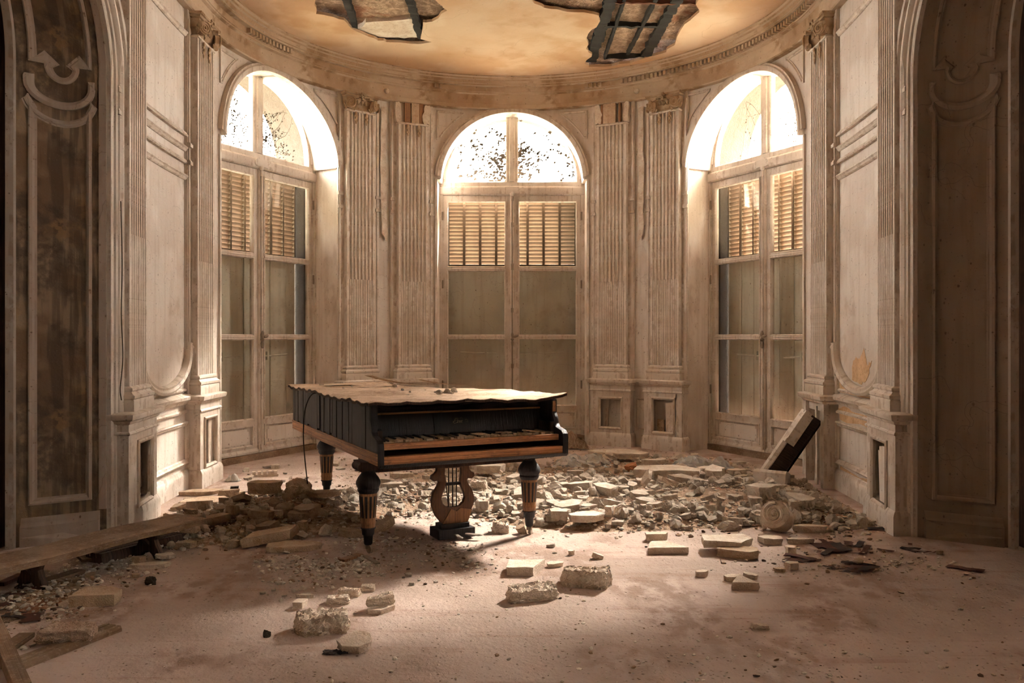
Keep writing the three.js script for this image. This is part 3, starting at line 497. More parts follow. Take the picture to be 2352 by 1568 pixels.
  const b = new MB(); b.geo(new THREE.CylinderGeometry(0.009, 0.009, 3.1, 8), mat4(0.004, 1.67, 0.056)); for (const y of [0.14, 0.62, 1.0, 1.75, 2.32, 2.9, 3.25]) b.geo(new THREE.CylinderGeometry(0.017, 0.017, 0.06, 8), mat4(0.004, y, 0.054)); for (const y of [0.66, 2.36]) b.geo(new THREE.SphereGeometry(0.019, 10, 8), mat4(0.004, y, 0.056, 0, 0, 0, 1, 1.6, 1));
  const rod = part(W, 'bolt_rod', b.build(wm), k ? M.joinery : M.iron2);
  part(rod, 'bolt_handle', new MB().geo(new THREE.LatheGeometry([[0.001, -0.1], [0.014, -0.09], [0.02, -0.04], [0.012, -0.02], [0.026, 0], [0.012, 0.02], [0.02, 0.06], [0.008, 0.1], [0.001, 0.105]].map((p) => new THREE.Vector2(...p)), 10), mat4(0.004, 1.36, 0.062)).geo(new THREE.SphereGeometry(0.022, 10, 8), mat4(0.05, 1.40, 0.075, 0, 0, 0.3, 1.9, 0.9, 0.8)).build(wm), M.iron2);
  // folding shutters, four narrow leaves a side, louvred above and sheeted below
  const place = ['in the middle window', 'in the left window', 'in the right window'][k], Z = Z0 + 3.42 * Math.cos(WIN_A[k]), Xp = 3.42 * Math.sin(WIN_A[k]);
  for (const s of [-1, 1]) {
    const t = thing('folding_shutter', `grey folding shutter with louvres above plain sheets, ${s < 0 ? 'left' : 'right'} half ${place}`, 'shutter', [Xp, 0, -Z], 'folding shutters closed outside the tall windows');
    for (let i = 0; i < 4; i++) {
      const a0 = (s > 0 ? -0.012 : k ? -0.883 : -0.884) + i * 0.2203, a1 = a0 + 0.2203 + (s > 0 && i === 3 ? (k ? 0.010 : 0.012) : 0.012), w = -0.205 - (i % 2) * 0.009, g = new MB();
      g.box(a0, a1, 0.03, 2.325, w - 0.010, w); g.box(a0, a1, 1.66, 1.668, w, w + 0.003); g.box(a0 + 0.004, a0 + 0.012, 0.03, 2.30, w, w + 0.005);
      const lf = part(t, 'leaf', g.build(wm), M.shutter), f2 = new MB(); f2.box(a0, a0 + 0.022, 2.325, 3.46, w - 0.024, w + 0.014); f2.box(a1 - 0.022, a1, 2.325, 3.46, w - 0.024, w + 0.014); f2.box(a0, a1, 3.42, 3.46, w - 0.014, w); f2.box(a0, a1, 2.30, 2.35, w - 0.014, w + 0.003); part(lf, 'louvre_frame', f2.build(wm), M.slat);
      for (let j = 0; j < 21; j++) { const y = 2.362 + j * 0.0515; if (y > 3.40) break; part(lf, 'slat', new MB().geo(new THREE.BoxGeometry(0.194, 0.003, 0.062), mat4((a0 + a1) / 2, y, w - 0.008, -0.84, 0, 0)).build(wm, 0), M.slat); }
    }
    part(t, 'locking_bar', new MB().geo(new THREE.CylinderGeometry(0.011, 0.011, 0.62, 8), mat4(s * 0.40, 1.17, -0.185, 0, 0, Math.PI / 2 + 0.03 * s)).box(s * 0.36 - 0.015, s * 0.36 + 0.015, 1.12, 1.22, -0.2, -0.17).build(wm), M.shutter);
  }
}
makeWindow(0, 'window_1'); makeWindow(1, 'window_2'); makeWindow(2, 'window_3');
// ---------- pilasters ----------
const fluteLine = (u0, hw, w, dip, reed) => {     // plan outline of the shaft's face from left to right
  const o = [[u0 - hw, 0.028], [u0 - hw, w - 0.004], [u0 - hw + 0.004, w]], n = 7, p = (2 * hw - 0.05) / n;
  for (let i = 0; i < n; i++) {
    const c = u0 - hw + 0.025 + p * (i + 0.5), r = p * 0.37;
    o.push([c - r, w]);
    if (!reed) for (let k = 1; k < 6; k++) { const a = Math.PI * k / 6; o.push([c - r * Math.cos(a), w - dip * Math.sin(a)]); }
    else { o.push([c - r * 0.92, w - 0.009]); for (let k = 0; k <= 4; k++) { const a = Math.PI * k / 4; o.push([c - r * 0.6 * Math.cos(a), w - 0.007 + 0.008 * Math.sin(a)]); } o.push([c + r * 0.92, w - 0.009]); }
    o.push([c + r, w]);
  }
  o.push([u0 + hw - 0.004, w], [u0 + hw, w - 0.004], [u0 + hw, 0.028]); return o;
};
function spiral(cx, cy, w, R0, turns, rt, sgn, tilt) {  // scroll ribbon of a volute
  const pts = []; const n = 44; for (let i = 0; i <= n; i++) { const t = i / n, a = sgn * (t * turns * 2 * Math.PI) + Math.PI / 2, r = R0 * (1 - 0.80 * t); pts.push(new THREE.Vector3(r * Math.cos(a), r * Math.sin(a), 0)); }
  const g = new THREE.TubeGeometry(new THREE.CatmullRomCurve3(pts), 60, rt, 6); return [g, mat4(cx, cy, w, 0, tilt, 0)];
}
function husk(m, u, y, w) { for (let i = 0; i < 3; i++) { const k = 1 - 0.12 * i; m.geo(new THREE.LatheGeometry([[0.001, 0.03], [0.012, 0.022], [0.02, 0.0], [0.012, -0.022], [0.004, -0.034], [0.001, -0.036]].map((p) => new THREE.Vector2(...p)), 8), mat4(u, y - i * 0.05, w, 0, 0, 0, k, k, k * 0.8)); if (i) for (const s of [-1, 1]) m.geo(new THREE.SphereGeometry(0.011, 7, 5), mat4(u + s * 0.017, y - i * 0.05 + 0.022, w, 0, 0, s * 0.5, 1, 1.6, 0.8)); } }
function pilaster(sd, u0, label, o = {}) {
  const mp = sd < 0 ? mirrored(bendWall) : bendWall, hw = o.hw ?? 0.205, w = 0.095, pw = 0.135, ph = o.ph ?? 0.278, [bx, bz] = plan(sd * u0, 0.05), t = thing('fluted_pilaster', label, 'pilaster', [bx, 0, -bz]);
  // pedestal: hollow wooden box with a framed opening
  const ho = o.hole ?? [-0.14, 0.14, 0.245, 0.60], pd = new MB();
  if (o.open) {        // front board gone: two corner posts and a bare side
    pd.box(u0 - ph, u0 - ph + 0.05, 0, 0.775, 0, pw); pd.box(u0 + ph - 0.085, u0 + ph, 0, 0.775, 0, pw); pd.box(u0 - ph, u0 + ph, 0.70, 0.775, 0.02, pw - 0.03); pd.box(u0 - 0.03, u0 + 0.02, 0.0, 0.70, 0.01, 0.05);
  } else {
    const rect = (a, b, c, d) => [[u0 + a, c], [u0 + b, c], [u0 + b, d], [u0 + a, d]];
    const H = o.ragged ? [o.ragged.map(([a, y]) => [u0 + a, y])] : ho ? [rect(...ho)] : [];
    pd.plate(rect(-ph, ph, 0.0, 0.78), H, pw - 0.02, pw); pd.box(u0 - ph, u0 - ph + 0.02, 0, 0.78, 0, pw - 0.02); pd.box(u0 + ph - 0.02, u0 + ph, 0, 0.78, 0, pw - 0.02);
  }
  part(t, 'pedestal', pd.build(mp), M.joinery);
  if (!o.open) {
    const sk = o.skirtTo ?? 1; part(t, 'skirting', new MB().wrap([[0, 0.0], [0, 0.024], [0.13, 0.024], [0.15, 0.018], [0.17, 0.004], [0.172, 0]], u0 - ph, u0 + ph * sk, 0, pw).build(mp), M.joinery);
    part(t, 'panel_frame', new MB().sweep([[u0 + ho[0] - 0.03, ho[2] - 0.03], [u0 + ho[1] + 0.03, ho[2] - 0.03], [u0 + ho[1] + 0.03, ho[3] + 0.03], [u0 + ho[0] - 0.03, ho[3] + 0.03]], true, [[0, 0], [0, 0.012], [0.012, 0.02], [0.024, 0.014], [0.032, 0.004], [0.032, -0.012]], pw).build(mp), M.trim);
    part(t, 'pedestal_bead', new MB().wrap([[0.70, 0], [0.702, 0.012], [0.712, 0.016], [0.724, 0.008], [0.728, 0]], u0 - ph, u0 + ph, 0, pw).build(mp), M.joinery);
  }
  part(t, 'pedestal_cornice', new MB().wrap([[0.775, 0], [0.782, 0.012], [0.80, 0.02], [0.812, 0.045], [0.838, 0.052], [0.85, 0.052], [0.858, 0.03], [0.862, 0]], u0 - ph, u0 + ph, 0, pw).build(mp), M.trim);
  part(t, 'base', new MB().wrap([[0.86, 0.04], [0.935, 0.04], [0.945, 0.035], [0.955, 0.045], [0.975, 0.045], [0.985, 0.028], [1.0, 0.016], [1.012, 0.026], [1.028, 0.024], [1.036, 0.008], [1.04, 0]], u0 - hw, u0 + hw, 0, w).build(mp), M.trim);
  part(t, 'back_strip', new MB().box(u0 - hw - 0.085, u0 + hw + 0.085, 0.86, 4.385, 0, 0.03).box(u0 - hw - 0.075, u0 - hw - 0.052, 1.04, 4.3, 0.03, 0.042).box(u0 + hw + 0.052, u0 + hw + 0.075, 1.04, 4.3, 0.03, 0.042).build(mp), M.joinery);
  for (const s of [-1, 1]) for (const y of [2.965, 3.125]) part(t, 'clasp', new MB().box(u0 + s * (hw + 0.03), u0 + s * (hw + 0.098), y, y + 0.03, 0.03, 0.062).box(u0 + s * (hw + 0.036), u0 + s * (hw + 0.094), y + 0.03, y + 0.042, 0.03, 0.055).build(mp), M.trim);
  const top = o.bare ? 4.10 : 4.155, TR = o.tr ?? 2.10;
  part(t, 'shaft', new MB().extrudeY(fluteLine(u0, hw, w, 0.02, false), TR, top).build(mp, 0.5), M.joinery);
  part(t, 'reeded_shaft', new MB().extrudeY(fluteLine(u0, hw, w, 0.02, true), 1.035, TR).build(mp, 0.5), M.joinery);
  part(t, 'necking', new MB().wrap([[top, 0], [top + 0.004, 0.01], [top + 0.016, 0.012], [top + 0.022, 0.004], [top + 0.03, 0]], u0 - hw, u0 + hw, 0.03, w).build(mp), M.trim);
  if (!o.noHusk) for (const s of [-1, 1]) { const h = new MB(); husk(h, u0 + s * 0.076, top - 0.02, w + 0.008); part(t, 'husk_pendant', h.build(mp, 0.8), M.carving); }
  if (o.bare) {        // capital fallen off: laths and bare wall in a ragged recess
    for (const [a, b] of o.bare) part(t, 'bare_lath', new MB().box(u0 + a, u0 + b, top + 0.03, 4.385, 0.03, 0.075).build(mp), M.walnut);
    part(t, 'broken_edge', new MB().plate(ragged([[u0 - hw - 0.02, top + 0.03], [u0 - hw + 0.05, top + 0.03], [u0 - hw + 0.07, 4.25], [u0 - hw + 0.03, 4.38], [u0 - hw - 0.03, 4.38]], 0.03, 3), [], 0.03, 0.085).plate(ragged([[u0 + hw + 0.02, top + 0.03], [u0 + hw - 0.03, top + 0.03], [u0 + hw - 0.05, 4.25], [u0 + hw - 0.02, 4.38], [u0 + hw + 0.03, 4.38]], 0.03, 3), [], 0.03, 0.08).build(mp), M.plaster);
    if (o.board) part(t, 'bare_board', new MB().box(u0 + o.board[0], u0 + o.board[1], top + 0.03, 4.385, 0.03, 0.09).build(mp), M.plasterWarm);
    return t;
  }
  // scrolled capital: two slanting volutes, egg between them, abacus with a flower
  const cy = 4.285, cap = new MB();
  cap.wrap([[4.18, -0.012], [4.20, -0.012], [4.23, 0.004], [4.25, 0.02], [4.26, 0.02], [4.33, 0.02]], u0 - hw, u0 + hw, 0.03, w);
  const C = part(t, 'capital', cap.build(mp), M.carving);
  part(C, 'abacus', new MB().wrap([[4.335, 0.012], [4.342, 0.03], [4.36, 0.036], [4.366, 0.05], [4.385, 0.052]], u0 - hw, u0 + hw, 0.03, w).build(mp), M.carving);
  for (const s of [-1, 1]) {
    const v = new MB(), cx = u0 + s * (hw - 0.035), tl = s * 0.62, wv = w + 0.052;
    v.geo(new THREE.CylinderGeometry(0.062, 0.066, 0.05, 24), mat4(cx, cy - 0.03, wv - 0.02, 0, tl, 0).multiply(mat4(0, 0, 0, Math.PI / 2)));
    const [g, mm] = spiral(cx + Math.sin(tl) * 0.012, cy - 0.03, wv + 0.008, 0.06, 2.1, 0.0085, s, tl); v.geo(g, mm);
    v.geo(new THREE.SphereGeometry(0.012, 8, 6), mat4(cx + Math.sin(tl) * 0.014, cy - 0.03, wv + 0.012));
    v.geo(new THREE.BoxGeometry(0.11, 0.02, 0.05), mat4(cx - s * 0.05, cy + 0.033, wv - 0.01, 0, tl * 0.6, -s * 0.08));
    for (let q = 0; q < 3; q++) v.geo(new THREE.SphereGeometry(0.018, 7, 5), mat4(cx - s * (0.03 + 0.016 * q), cy - 0.075 - 0.012 * q, w + 0.045 - q * 0.006, 0, 0, s * 0.6, 0.7, 1.7, 0.6));
    for (let q = 0; q < 3; q++) v.geo(new THREE.SphereGeometry(0.02, 7, 5), mat4(cx + s * (0.058 + 0.008 * q), cy - 0.01 - 0.03 * q, w + 0.03 - q * 0.012, 0, s * 0.5, -s * 0.3, 0.6, 1.5, 1.2));
    part(C, 'volute', v.build(mp, 0.7), M.carving);
  }
  const e = new MB(); for (let i = -1; i <= 1; i++) { e.geo(new THREE.SphereGeometry(0.022, 10, 8), mat4(u0 + i * 0.058, cy - 0.01, w + 0.02, 0, 0, 0, 1, 1.35, 0.9)); for (const s of [-1, 1]) e.geo(new THREE.TorusGeometry(0.03, 0.005, 5, 10, Math.PI), mat4(u0 + i * 0.058, cy - 0.004, w + 0.024, 0, 0, Math.PI, 1, 1.2, 1)); }
  part(C, 'egg_moulding', e.build(mp, 0.7), M.carving);
  const f = new MB(); for (let i = 0; i < 6; i++) { const a = i * Math.PI / 3; f.geo(new THREE.SphereGeometry(0.017, 7, 5), mat4(u0 + 0.022 * Math.cos(a), 4.36 + 0.022 * Math.sin(a), w + 0.06, 0, 0, a, 1.4, 0.8, 0.8)); } f.geo(new THREE.SphereGeometry(0.014, 8, 6), mat4(u0, 4.36, w + 0.074)); f.geo(new THREE.BoxGeometry(0.03, 0.05, 0.03), mat4(u0, 4.325, w + 0.045));
  part(C, 'flower', f.build(mp, 0.7), M.carving);
  return t;
}
const deg = Math.PI / 180 * R, pil = {};
pil.R1 = pilaster(1, 26.0 * deg, 'fluted pilaster just right of the middle window, its capital gone and its pedestal panel open', { bare: [[-0.155, -0.13], [0.09, 0.115]], board: [-0.12, 0.05], noHusk: true });
pil.R2 = pilaster(1, 40.4 * deg, 'fluted pilaster with scrolled capital beside the right window, its pedestal split at one edge', { hole: [-0.14, 0.15, 0.225, 0.62], ragged: [[-0.14, 0.225], [0.15, 0.225], [0.185, 0.16], [0.2, 0.2], [0.17, 0.3], [0.205, 0.42], [0.19, 0.6], [0.215, 0.66], [0.19, 0.70], [0.18, 0.64], [0.15, 0.62], [-0.14, 0.62]] });
pil.L1 = pilaster(-1, 25.8 * deg, 'fluted pilaster just left of the middle window, bare laths where its capital was', { bare: [[-0.16, -0.09], [0.03, 0.11]], board: [-0.085, 0.02] });
pil.L2 = pilaster(-1, 39.95 * deg, 'fluted pilaster with scrolled capital beside the left window, behind the piano');
pil.RI = pilaster(1, Q + 0.235, 'fluted pilaster at the right window whose pedestal has lost its front board', { hw: 0.225, open: true });
pil.LI = pilaster(-1, Q + 0.235, 'fluted pilaster at the left window with a tall narrow dark hole in its pedestal', { hw: 0.225, hole: [-0.14, 0.15, 0.20, 0.62] });
const UO = Q + R2 * Math.asin(2.02 / R2);
pil.RO = pilaster(1, UO, 'fluted pilaster by the right arch, a loose board askew in its pedestal panel', { ph: 0.33, hw: 0.215, tr: 2.14, hole: [-0.17, 0.17, 0.17, 0.62] });
pil.LO = pilaster(-1, UO, 'fluted pilaster by the left arch with a broken board inside its torn pedestal', { skirtTo: 0.28, ph: 0.33, hw: 0.215, tr: 2.14, ragged: [[-0.16, 0.62], [0.15, 0.62], [0.15, 0.20], [0.24, 0.19], [0.25, 0.07], [0.33, 0.05], [0.325, 0.012], [0.10, 0.012], [0.08, 0.10], [-0.16, 0.22]], hole: [-0.17, 0.15, 0.19, 0.62] });
// loose boards inside and around the broken pedestals
const inPed = (sd, u, name, label, mk, mat = M.joinery) => { const mp = sd < 0 ? mirrored(bendWall) : bendWall, [x, z] = plan(sd * u, 0.08), t = thing(name, label, 'board', [x, 0, -z]); part(t, 'board_face', mk(new MB()).build(mp), mat); return t; };
const tiltPlate = (m, pts, w0, w1, c, a) => { const r = pts.map(([u, y]) => [c[0] + (u - c[0]) * Math.cos(a) - (y - c[1]) * Math.sin(a), c[1] + (u - c[0]) * Math.sin(a) + (y - c[1]) * Math.cos(a)]); return m.plate(r, [], w0, w1); };
inPed(1, 26 * deg, 'loose_board', 'narrow pale upright board inside the open pedestal right of the middle window', (m) => tiltPlate(m, [[26 * deg - 0.135, 0.01], [26 * deg - 0.075, 0.01], [26 * deg - 0.075, 0.66], [26 * deg - 0.135, 0.66]], 0.01, 0.03, [26 * deg - 0.1, 0.2], -0.05));
inPed(1, 40.4 * deg, 'loose_board', 'cracked pale panel hanging crooked in the split pedestal beside the right window', (m) => tiltPlate(m, [[40.4 * deg + 0.015, 0.19], [40.4 * deg + 0.16, 0.20], [40.4 * deg + 0.15, 0.59], [40.4 * deg + 0.025, 0.58]], 0.085, 0.10, [40.4 * deg + 0.1, 0.4], 0.05));
inPed(1, 40.4 * deg, 'loose_board', 'small square wood offcut standing in the split pedestal beside the right window', (m) => tiltPlate(m, [[40.4 * deg - 0.13, 0.0], [40.4 * deg - 0.035, 0.0], [40.4 * deg - 0.035, 0.36], [40.4 * deg - 0.13, 0.37]], 0.03, 0.05, [40.4 * deg - 0.1, 0.2], 0.03), M.dustywood);
inPed(1, UO, 'loose_board', 'pale notched panel hanging askew in the pedestal by the right arch', (m) => tiltPlate(m, notched(UO - 0.10, UO + 0.165, 0.12, 0.60, 0.03), 0.105, 0.12, [UO + 0.16, 0.60], 0.10), M.panel);
inPed(-1, UO, 'loose_board', 'splintered pale board hanging inside the torn pedestal by the left arch', (m) => m.plate([[UO - 0.155, 0.62], [UO + 0.03, 0.62], [UO + 0.04, 0.50], [UO + 0.035, 0.40], [UO + 0.06, 0.36], [UO - 0.02, 0.31], [UO - 0.085, 0.22], [UO - 0.11, 0.34]], [], 0.05, 0.066), M.panel);
inPed(-1, Q + 0.235, 'loose_board', 'pale strip of panel left inside the narrow dark pedestal hole at the left window', (m) => m.box(Q + 0.235 - 0.14, Q + 0.235 - 0.02, 0.19, 0.63, 0.10, 0.112));
inPed(1, Q + 0.235, 'loose_board', 'thin bowed pale board upright in the frontless pedestal at the right window', (m) => tiltPlate(m, [[Q + 0.20, 0.0], [Q + 0.27, 0.0], [Q + 0.285, 0.30], [Q + 0.27, 0.74], [Q + 0.225, 0.74], [Q + 0.24, 0.3]], 0.10, 0.118, [Q + 0.25, 0], 0.02));
// bare strips where the paint fell away between the paired pilasters
for (const [sd, u, lab] of [[-1, 33.1 * deg, 0], [1, 33.3 * deg, 1]]) { const mp = sd < 0 ? mirrored(bendWall) : bendWall; part(wallBack, 'bare_plaster_strip', new MB().plate(ragged([[u - 0.045, 2.6], [u + 0.03, 2.7], [u + 0.045, 3.4], [u + 0.04, 4.30], [u - 0.04, 4.30], [u - 0.035, 3.3]], 0.03, 5), [], 0.028, 0.034).build(mp), M.plaster); part(wallBack, 'dado_panel', new MB().sweep(rectPath(u - 0.075, u + 0.075, 0.2, 0.62), true, [[0, 0], [0, 0.02], [0.02, 0.02], [0.03, 0]]).build(mp), M.trim); part(wallBack, 'dado_cornice', new MB().sweepU([[0.775, 0], [0.80, 0.03], [0.825, 0.075], [0.85, 0.08], [0.862, 0.03], [0.862, 0]], u - 0.14, u + 0.14).build(mp), M.trim); }
// ---------- the grand piano ----------
{
  const P = local('grand_piano', 'ruined black grand piano with dusty warped lid standing in the rubble', 'piano', [-0.83, 0, -5.30], 26.3 * Math.PI / 180);
  const W = 1.357, r = rng(501), m = () => new MB(), S = straight;
  const xr = (b) => b < 0.95 ? W : W - 0.60 * sstep(0.95, 2.1, b) * (1 - 0.06 * Math.sin(b * 3));          // bent side
  const outline = (g, b0, b1, n = 40) => { const o = [[-g, b0], [-g, b1]]; for (let i = 0; i <= n; i++) { const b = lerp(b1, b0, i / n); o.push([xr(b) + g, b]); } return o; };
  const flatY = (v) => { const y = v.z, b = v.y; v.set(v.x, y, -b); };                                       // plates drawn in plan (x, b)
  // rim, bottom boards, inner dark frame
  const rim = m(); { const o = outline(0, 0.16, 2.44); for (let i = 1; i + 1 < o.length; i++) { const a = o[i], c = o[i + 1], nx = -(c[1] - a[1]), ny = c[0] - a[0], l = Math.hypot(nx, ny) || 1, k = 0.035 / l; const q = (p, s, y) => [p[0] + nx * k * s, y, -(p[1] + ny * k * s)]; rim.quad(q(a, 0, 0.60), q(c, 0, 0.60), q(c, 0, 0.955), q(a, 0, 0.955)); rim.quad(q(a, -1, 0.60), q(c, -1, 0.60), q(c, -1, 0.955), q(a, -1, 0.955)); rim.quad(q(a, 0, 0.955), q(c, 0, 0.955), q(c, -1, 0.955), q(a, -1, 0.955)); } }
  part(P, 'rim', rim.box(0.012, 0.05, 0.60, 0.955, -2.43, -0.16).build(S), M.ebony);
  part(P, 'bottom_board', m().plate(outline(-0.03, 0.02, 2.40), [], 0.600, 0.622).build(flatY), M.darkwood);
  part(P, 'inner_frame', m().box(0.05, W - 0.05, 0.62, 0.93, -0.42, -0.37).build(S), M.beam);
  // the straight long side: veneer split into upright strips over a brown lower band
  let b = 0.155; let k = 0; while (b < 2.43) { const w = Math.min(0.045 + r() * 0.06, 2.435 - b), t0 = 0.012 - 0.006 - r() * 0.013, sl = (r() - 0.5) * 0.010, y0 = 0.668 + (r() < 0.2 ? r() * 0.02 : 0); const g = m(); g.quad([t0, y0, -b], [t0 + sl, y0, -b - w + 0.003], [t0 + sl + (r() - 0.5) * 0.006, 0.955, -b - w + 0.003], [t0 + (r() - 0.5) * 0.006, 0.955, -b]); g.box(t0 - 0.0, 0.014, y0, 0.955, -b - w + 0.003, -b); const q = part(P, 'veneer_strip', g.build(S, 0.2), M.ebony); b += w; k++; }
  part(P, 'case_band', m().box(-0.006, 0.012, 0.598, 0.668, -2.44, 0).box(-0.01, 0.012, 0.662, 0.672, -2.44, -0.0).build(S), M.walnutH);
  // scrolled cheeks at either end of the keyboard
  const cheek = [[0.45, 0.955], [0.17, 0.955], [0.168, 0.87], [0.15, 0.845], [0.135, 0.82], [0.132, 0.79], [0.11, 0.768], [0.06, 0.757], [0.025, 0.748], [0.006, 0.73], [0, 0.70], [0, 0.60], [0.45, 0.60]];
  for (const [x0, x1] of [[0, 0.042], [W - 0.042, W]]) {
    const s = new THREE.Shape(cheek.map((q) => new THREE.Vector2(...q))), g = new THREE.ExtrudeGeometry(s, { depth: x1 - x0 - 0.008, bevelEnabled: true, bevelSize: 0.004, bevelThickness: 0.004, bevelSegments: 2 });
    g.applyMatrix4(new THREE.Matrix4().makeRotationY(Math.PI / 2)); g.translate(x0 + 0.004, 0, 0); part(P, 'cheek', m().geo(g).build(S), M.ebony);
    const c = part(P, 'cheek_block', m().box(x0 + (x0 ? -0.03 : 0.042), x0 + (x0 ? 0 : 0.072), 0.735, 0.80, -0.30, -0.13).build(S), M.darkwood);
    part(c, 'block_cap', m().box(x0 + (x0 ? -0.032 : 0.04), x0 + (x0 ? 0.002 : 0.074), 0.80, 0.806, -0.30, -0.125).build(S), M.ebony);
    part(P, 'cheek_trim', m().box(x0 + 0.006, x1 - 0.006, 0.86, 0.945, -0.171, -0.164).build(S), M.walnut);
  }
  // front: beam, slip, keys, fall board, rails
  part(P, 'front_beam', m().box(0.03, W - 0.002, 0.600, 0.648, -0.06, -0.004).build(S), M.walnutH);
  part(P, 'beam_moulding', m().sweepU([[0.572, -0.05], [0.575, -0.02], [0.588, -0.004], [0.60, 0.004], [0.604, -0.05]], 0.02, W).build(S), M.ebony);
  part(P, 'key_slip', m().box(0.044, W - 0.044, 0.685, 0.724, -0.095, -0.055).build(S), M.walnutH);
  part(P, 'key_bed', m().box(0.04, W - 0.04, 0.622, 0.64, -0.40, -0.02).build(S), M.darkwood);
  const KW = (W - 0.1) / 52, ivory = std({ map: sized(T.dustywood, 0.2), roughness: 0.5, color: lin(0.95, 0.92, 0.86) });
  for (let i = 0; i < 52; i++) {
    const x = 0.05 + KW * i, gone = r(), y = 0.735 + (gone < 0.2 ? -0.012 : gone < 0.5 ? (r() - 0.5) * 0.008 : 0), f = -0.11 - r() * 0.012 - (gone > 0.9 ? 0.04 : 0), kk = m().box(x + 0.001, x + KW - 0.001, y - 0.018, y, -0.31, f); const K = part(P, 'white_key', kk.build(S, 0.2), gone < 0.45 ? M.dustywood : ivory);
    if ([0, 2, 3, 5, 6].includes((i + 5) % 7) && i < 51 && r() > 0.25) part(P, 'black_key', m().box(x + KW - 0.0055, x + KW + 0.0055, y, y + 0.010, -0.31, -0.165).build(S, 0.2), M.ebony);
  }
  const fallTilt = (v) => { const t = (v.y - 0.742) / 0.14; v.z -= 0.035 * t; };
  const fb = part(P, 'fall_board', m().box(0.045, W - 0.045, 0.742, 0.882, -0.315, -0.300).build(fallTilt), M.ebony);
  for (const x of [0.49, 0.915, 0.945]) part(fb, 'split', m().box(x, x + 0.005, 0.75, 0.875, -0.301, -0.2975).build(fallTilt), M.beam);
  part(P, 'fall_strip', m().box(0.045, W - 0.045, 0.882, 0.893, -0.355, -0.326).build(S), M.walnutH);
  { const g = m(); let p = null; for (let i = 0; i <= 40; i++) { const x = lerp(0.045, W - 0.045, i / 40), y = 0.908 + 0.006 * Math.sin(i * 0.9) * r(), q = [[x, y, -0.318], [x, y + 0.020, -0.322], [x, y + 0.020, -0.37], [x, y, -0.37]]; if (p) for (let k2 = 0; k2 < 4; k2++) g.quad(p[k2], q[k2], q[(k2 + 1) & 3], p[(k2 + 1) & 3]); p = q; } part(P, 'desk_rail', g.build(S), M.ebony); }
  for (const [x, l, a] of [[0.94, 0.11, 0.2], [1.15, 0.12, -0.25], [0.75, 0.1, 0.15]]) part(P, 'loose_key', m().geo(new THREE.BoxGeometry(0.018, 0.008, l), mat4(x, 0.745, -0.16, 0.08, 1.1 + a, 0)).build(S), M.dustywood);
  // maker's name, gilt lettering mostly worn away
  {
    const cv = document.createElement('canvas'); cv.width = 512; cv.height = 256; const c = cv.getContext('2d'); c.fillStyle = '#000'; c.fillRect(0, 0, 512, 256); c.fillStyle = c.strokeStyle = '#fff'; c.lineCap = 'round';
    c.font = 'bold 118px serif'; c.save(); c.transform(0.86, 0, -0.06, 1, 0, 0); c.fillText('rar', 205, 186); c.restore(); c.font = 'bold 118px serif'; c.globalAlpha = 0.35; c.fillText('d', 385, 186); c.globalAlpha = 1;
    c.lineWidth = 11; c.beginPath(); c.moveTo(196, 96); c.bezierCurveTo(150, 50, 70, 96, 112, 132); c.bezierCurveTo(40, 140, 40, 208, 120, 194); c.bezierCurveTo(160, 186, 180, 170, 196, 160); c.stroke();
    c.lineWidth = 5; c.beginPath(); c.moveTo(120, 132); c.lineTo(176, 126); c.moveTo(52, 190); c.bezierCurveTo(20, 150, 60, 120, 90, 150); c.moveTo(110, 70); c.bezierCurveTo(150, 30, 210, 40, 205, 80); c.moveTo(250, 70); c.bezierCurveTo(280, 40, 330, 40, 330, 80); c.moveTo(400, 120); c.bezierCurveTo(440, 60, 500, 110, 470, 190); c.stroke();
    c.fillStyle = '#000'; for (let i = 0; i < 240; i++) { c.globalAlpha = 0.75; c.fillRect(r() * 512, r() * 256, 3 + r() * 14, 2 + r() * 7); }
    const t = new THREE.CanvasTexture(cv); t.magFilter = THREE.LinearFilter;
    const g = new THREE.PlaneGeometry(0.13, 0.062), mt = new THREE.MeshStandardMaterial({ color: lin(0.34, 0.25, 0.15), alphaMap: t, transparent: true, roughness: 0.5, side: DS, polygonOffset: true, polygonOffsetFactor: -1 });
    g.rotateX(-Math.atan(0.035 / 0.14)); g.translate(0.685, 0.822, -0.300 - 0.035 * (0.08 / 0.14) + 0.0016); part(fb, 'maker_name', g, mt);
  }
  // lid: one warped sheet under dust, edges lifting
  {
    const nb = 46, nx = 34, wob = (x, b2, e) => 0.006 * Math.sin(b2 * 5 + x * 3) + 0.004 * Math.sin(b2 * 13 + 1) * Math.cos(x * 9) + e;
    const g = m(), row = []; for (let j = 0; j <= nb; j++) { const bb = lerp(0.075, 2.475, j / nb), R0 = xr(bb) + 0.035, rr = []; for (let i = 0; i <= nx; i++) { const q = i / nx, x = lerp(-0.035, R0, q), e = 0.010 * (j < 2 ? Math.sin(i * 1.3) * 0.5 + 0.4 * r() : 0) + (q < 0.04 ? 0.006 * Math.sin(j * 1.7) : 0) + 0.028 * sstep(0.86, 1, q) * sstep(0.7, 0.1, bb) - 0.006; rr.push([x, 0.982 + wob(x, bb, e) + (i === 0 || i === nx || j === 0 ? (r() - 0.5) * 0.006 : 0), -bb + (j === 0 ? (r() - 0.5) * 0.012 : 0)]); } row.push(rr); }
    const dn = (p) => [p[0], p[1] - 0.017, p[2]];
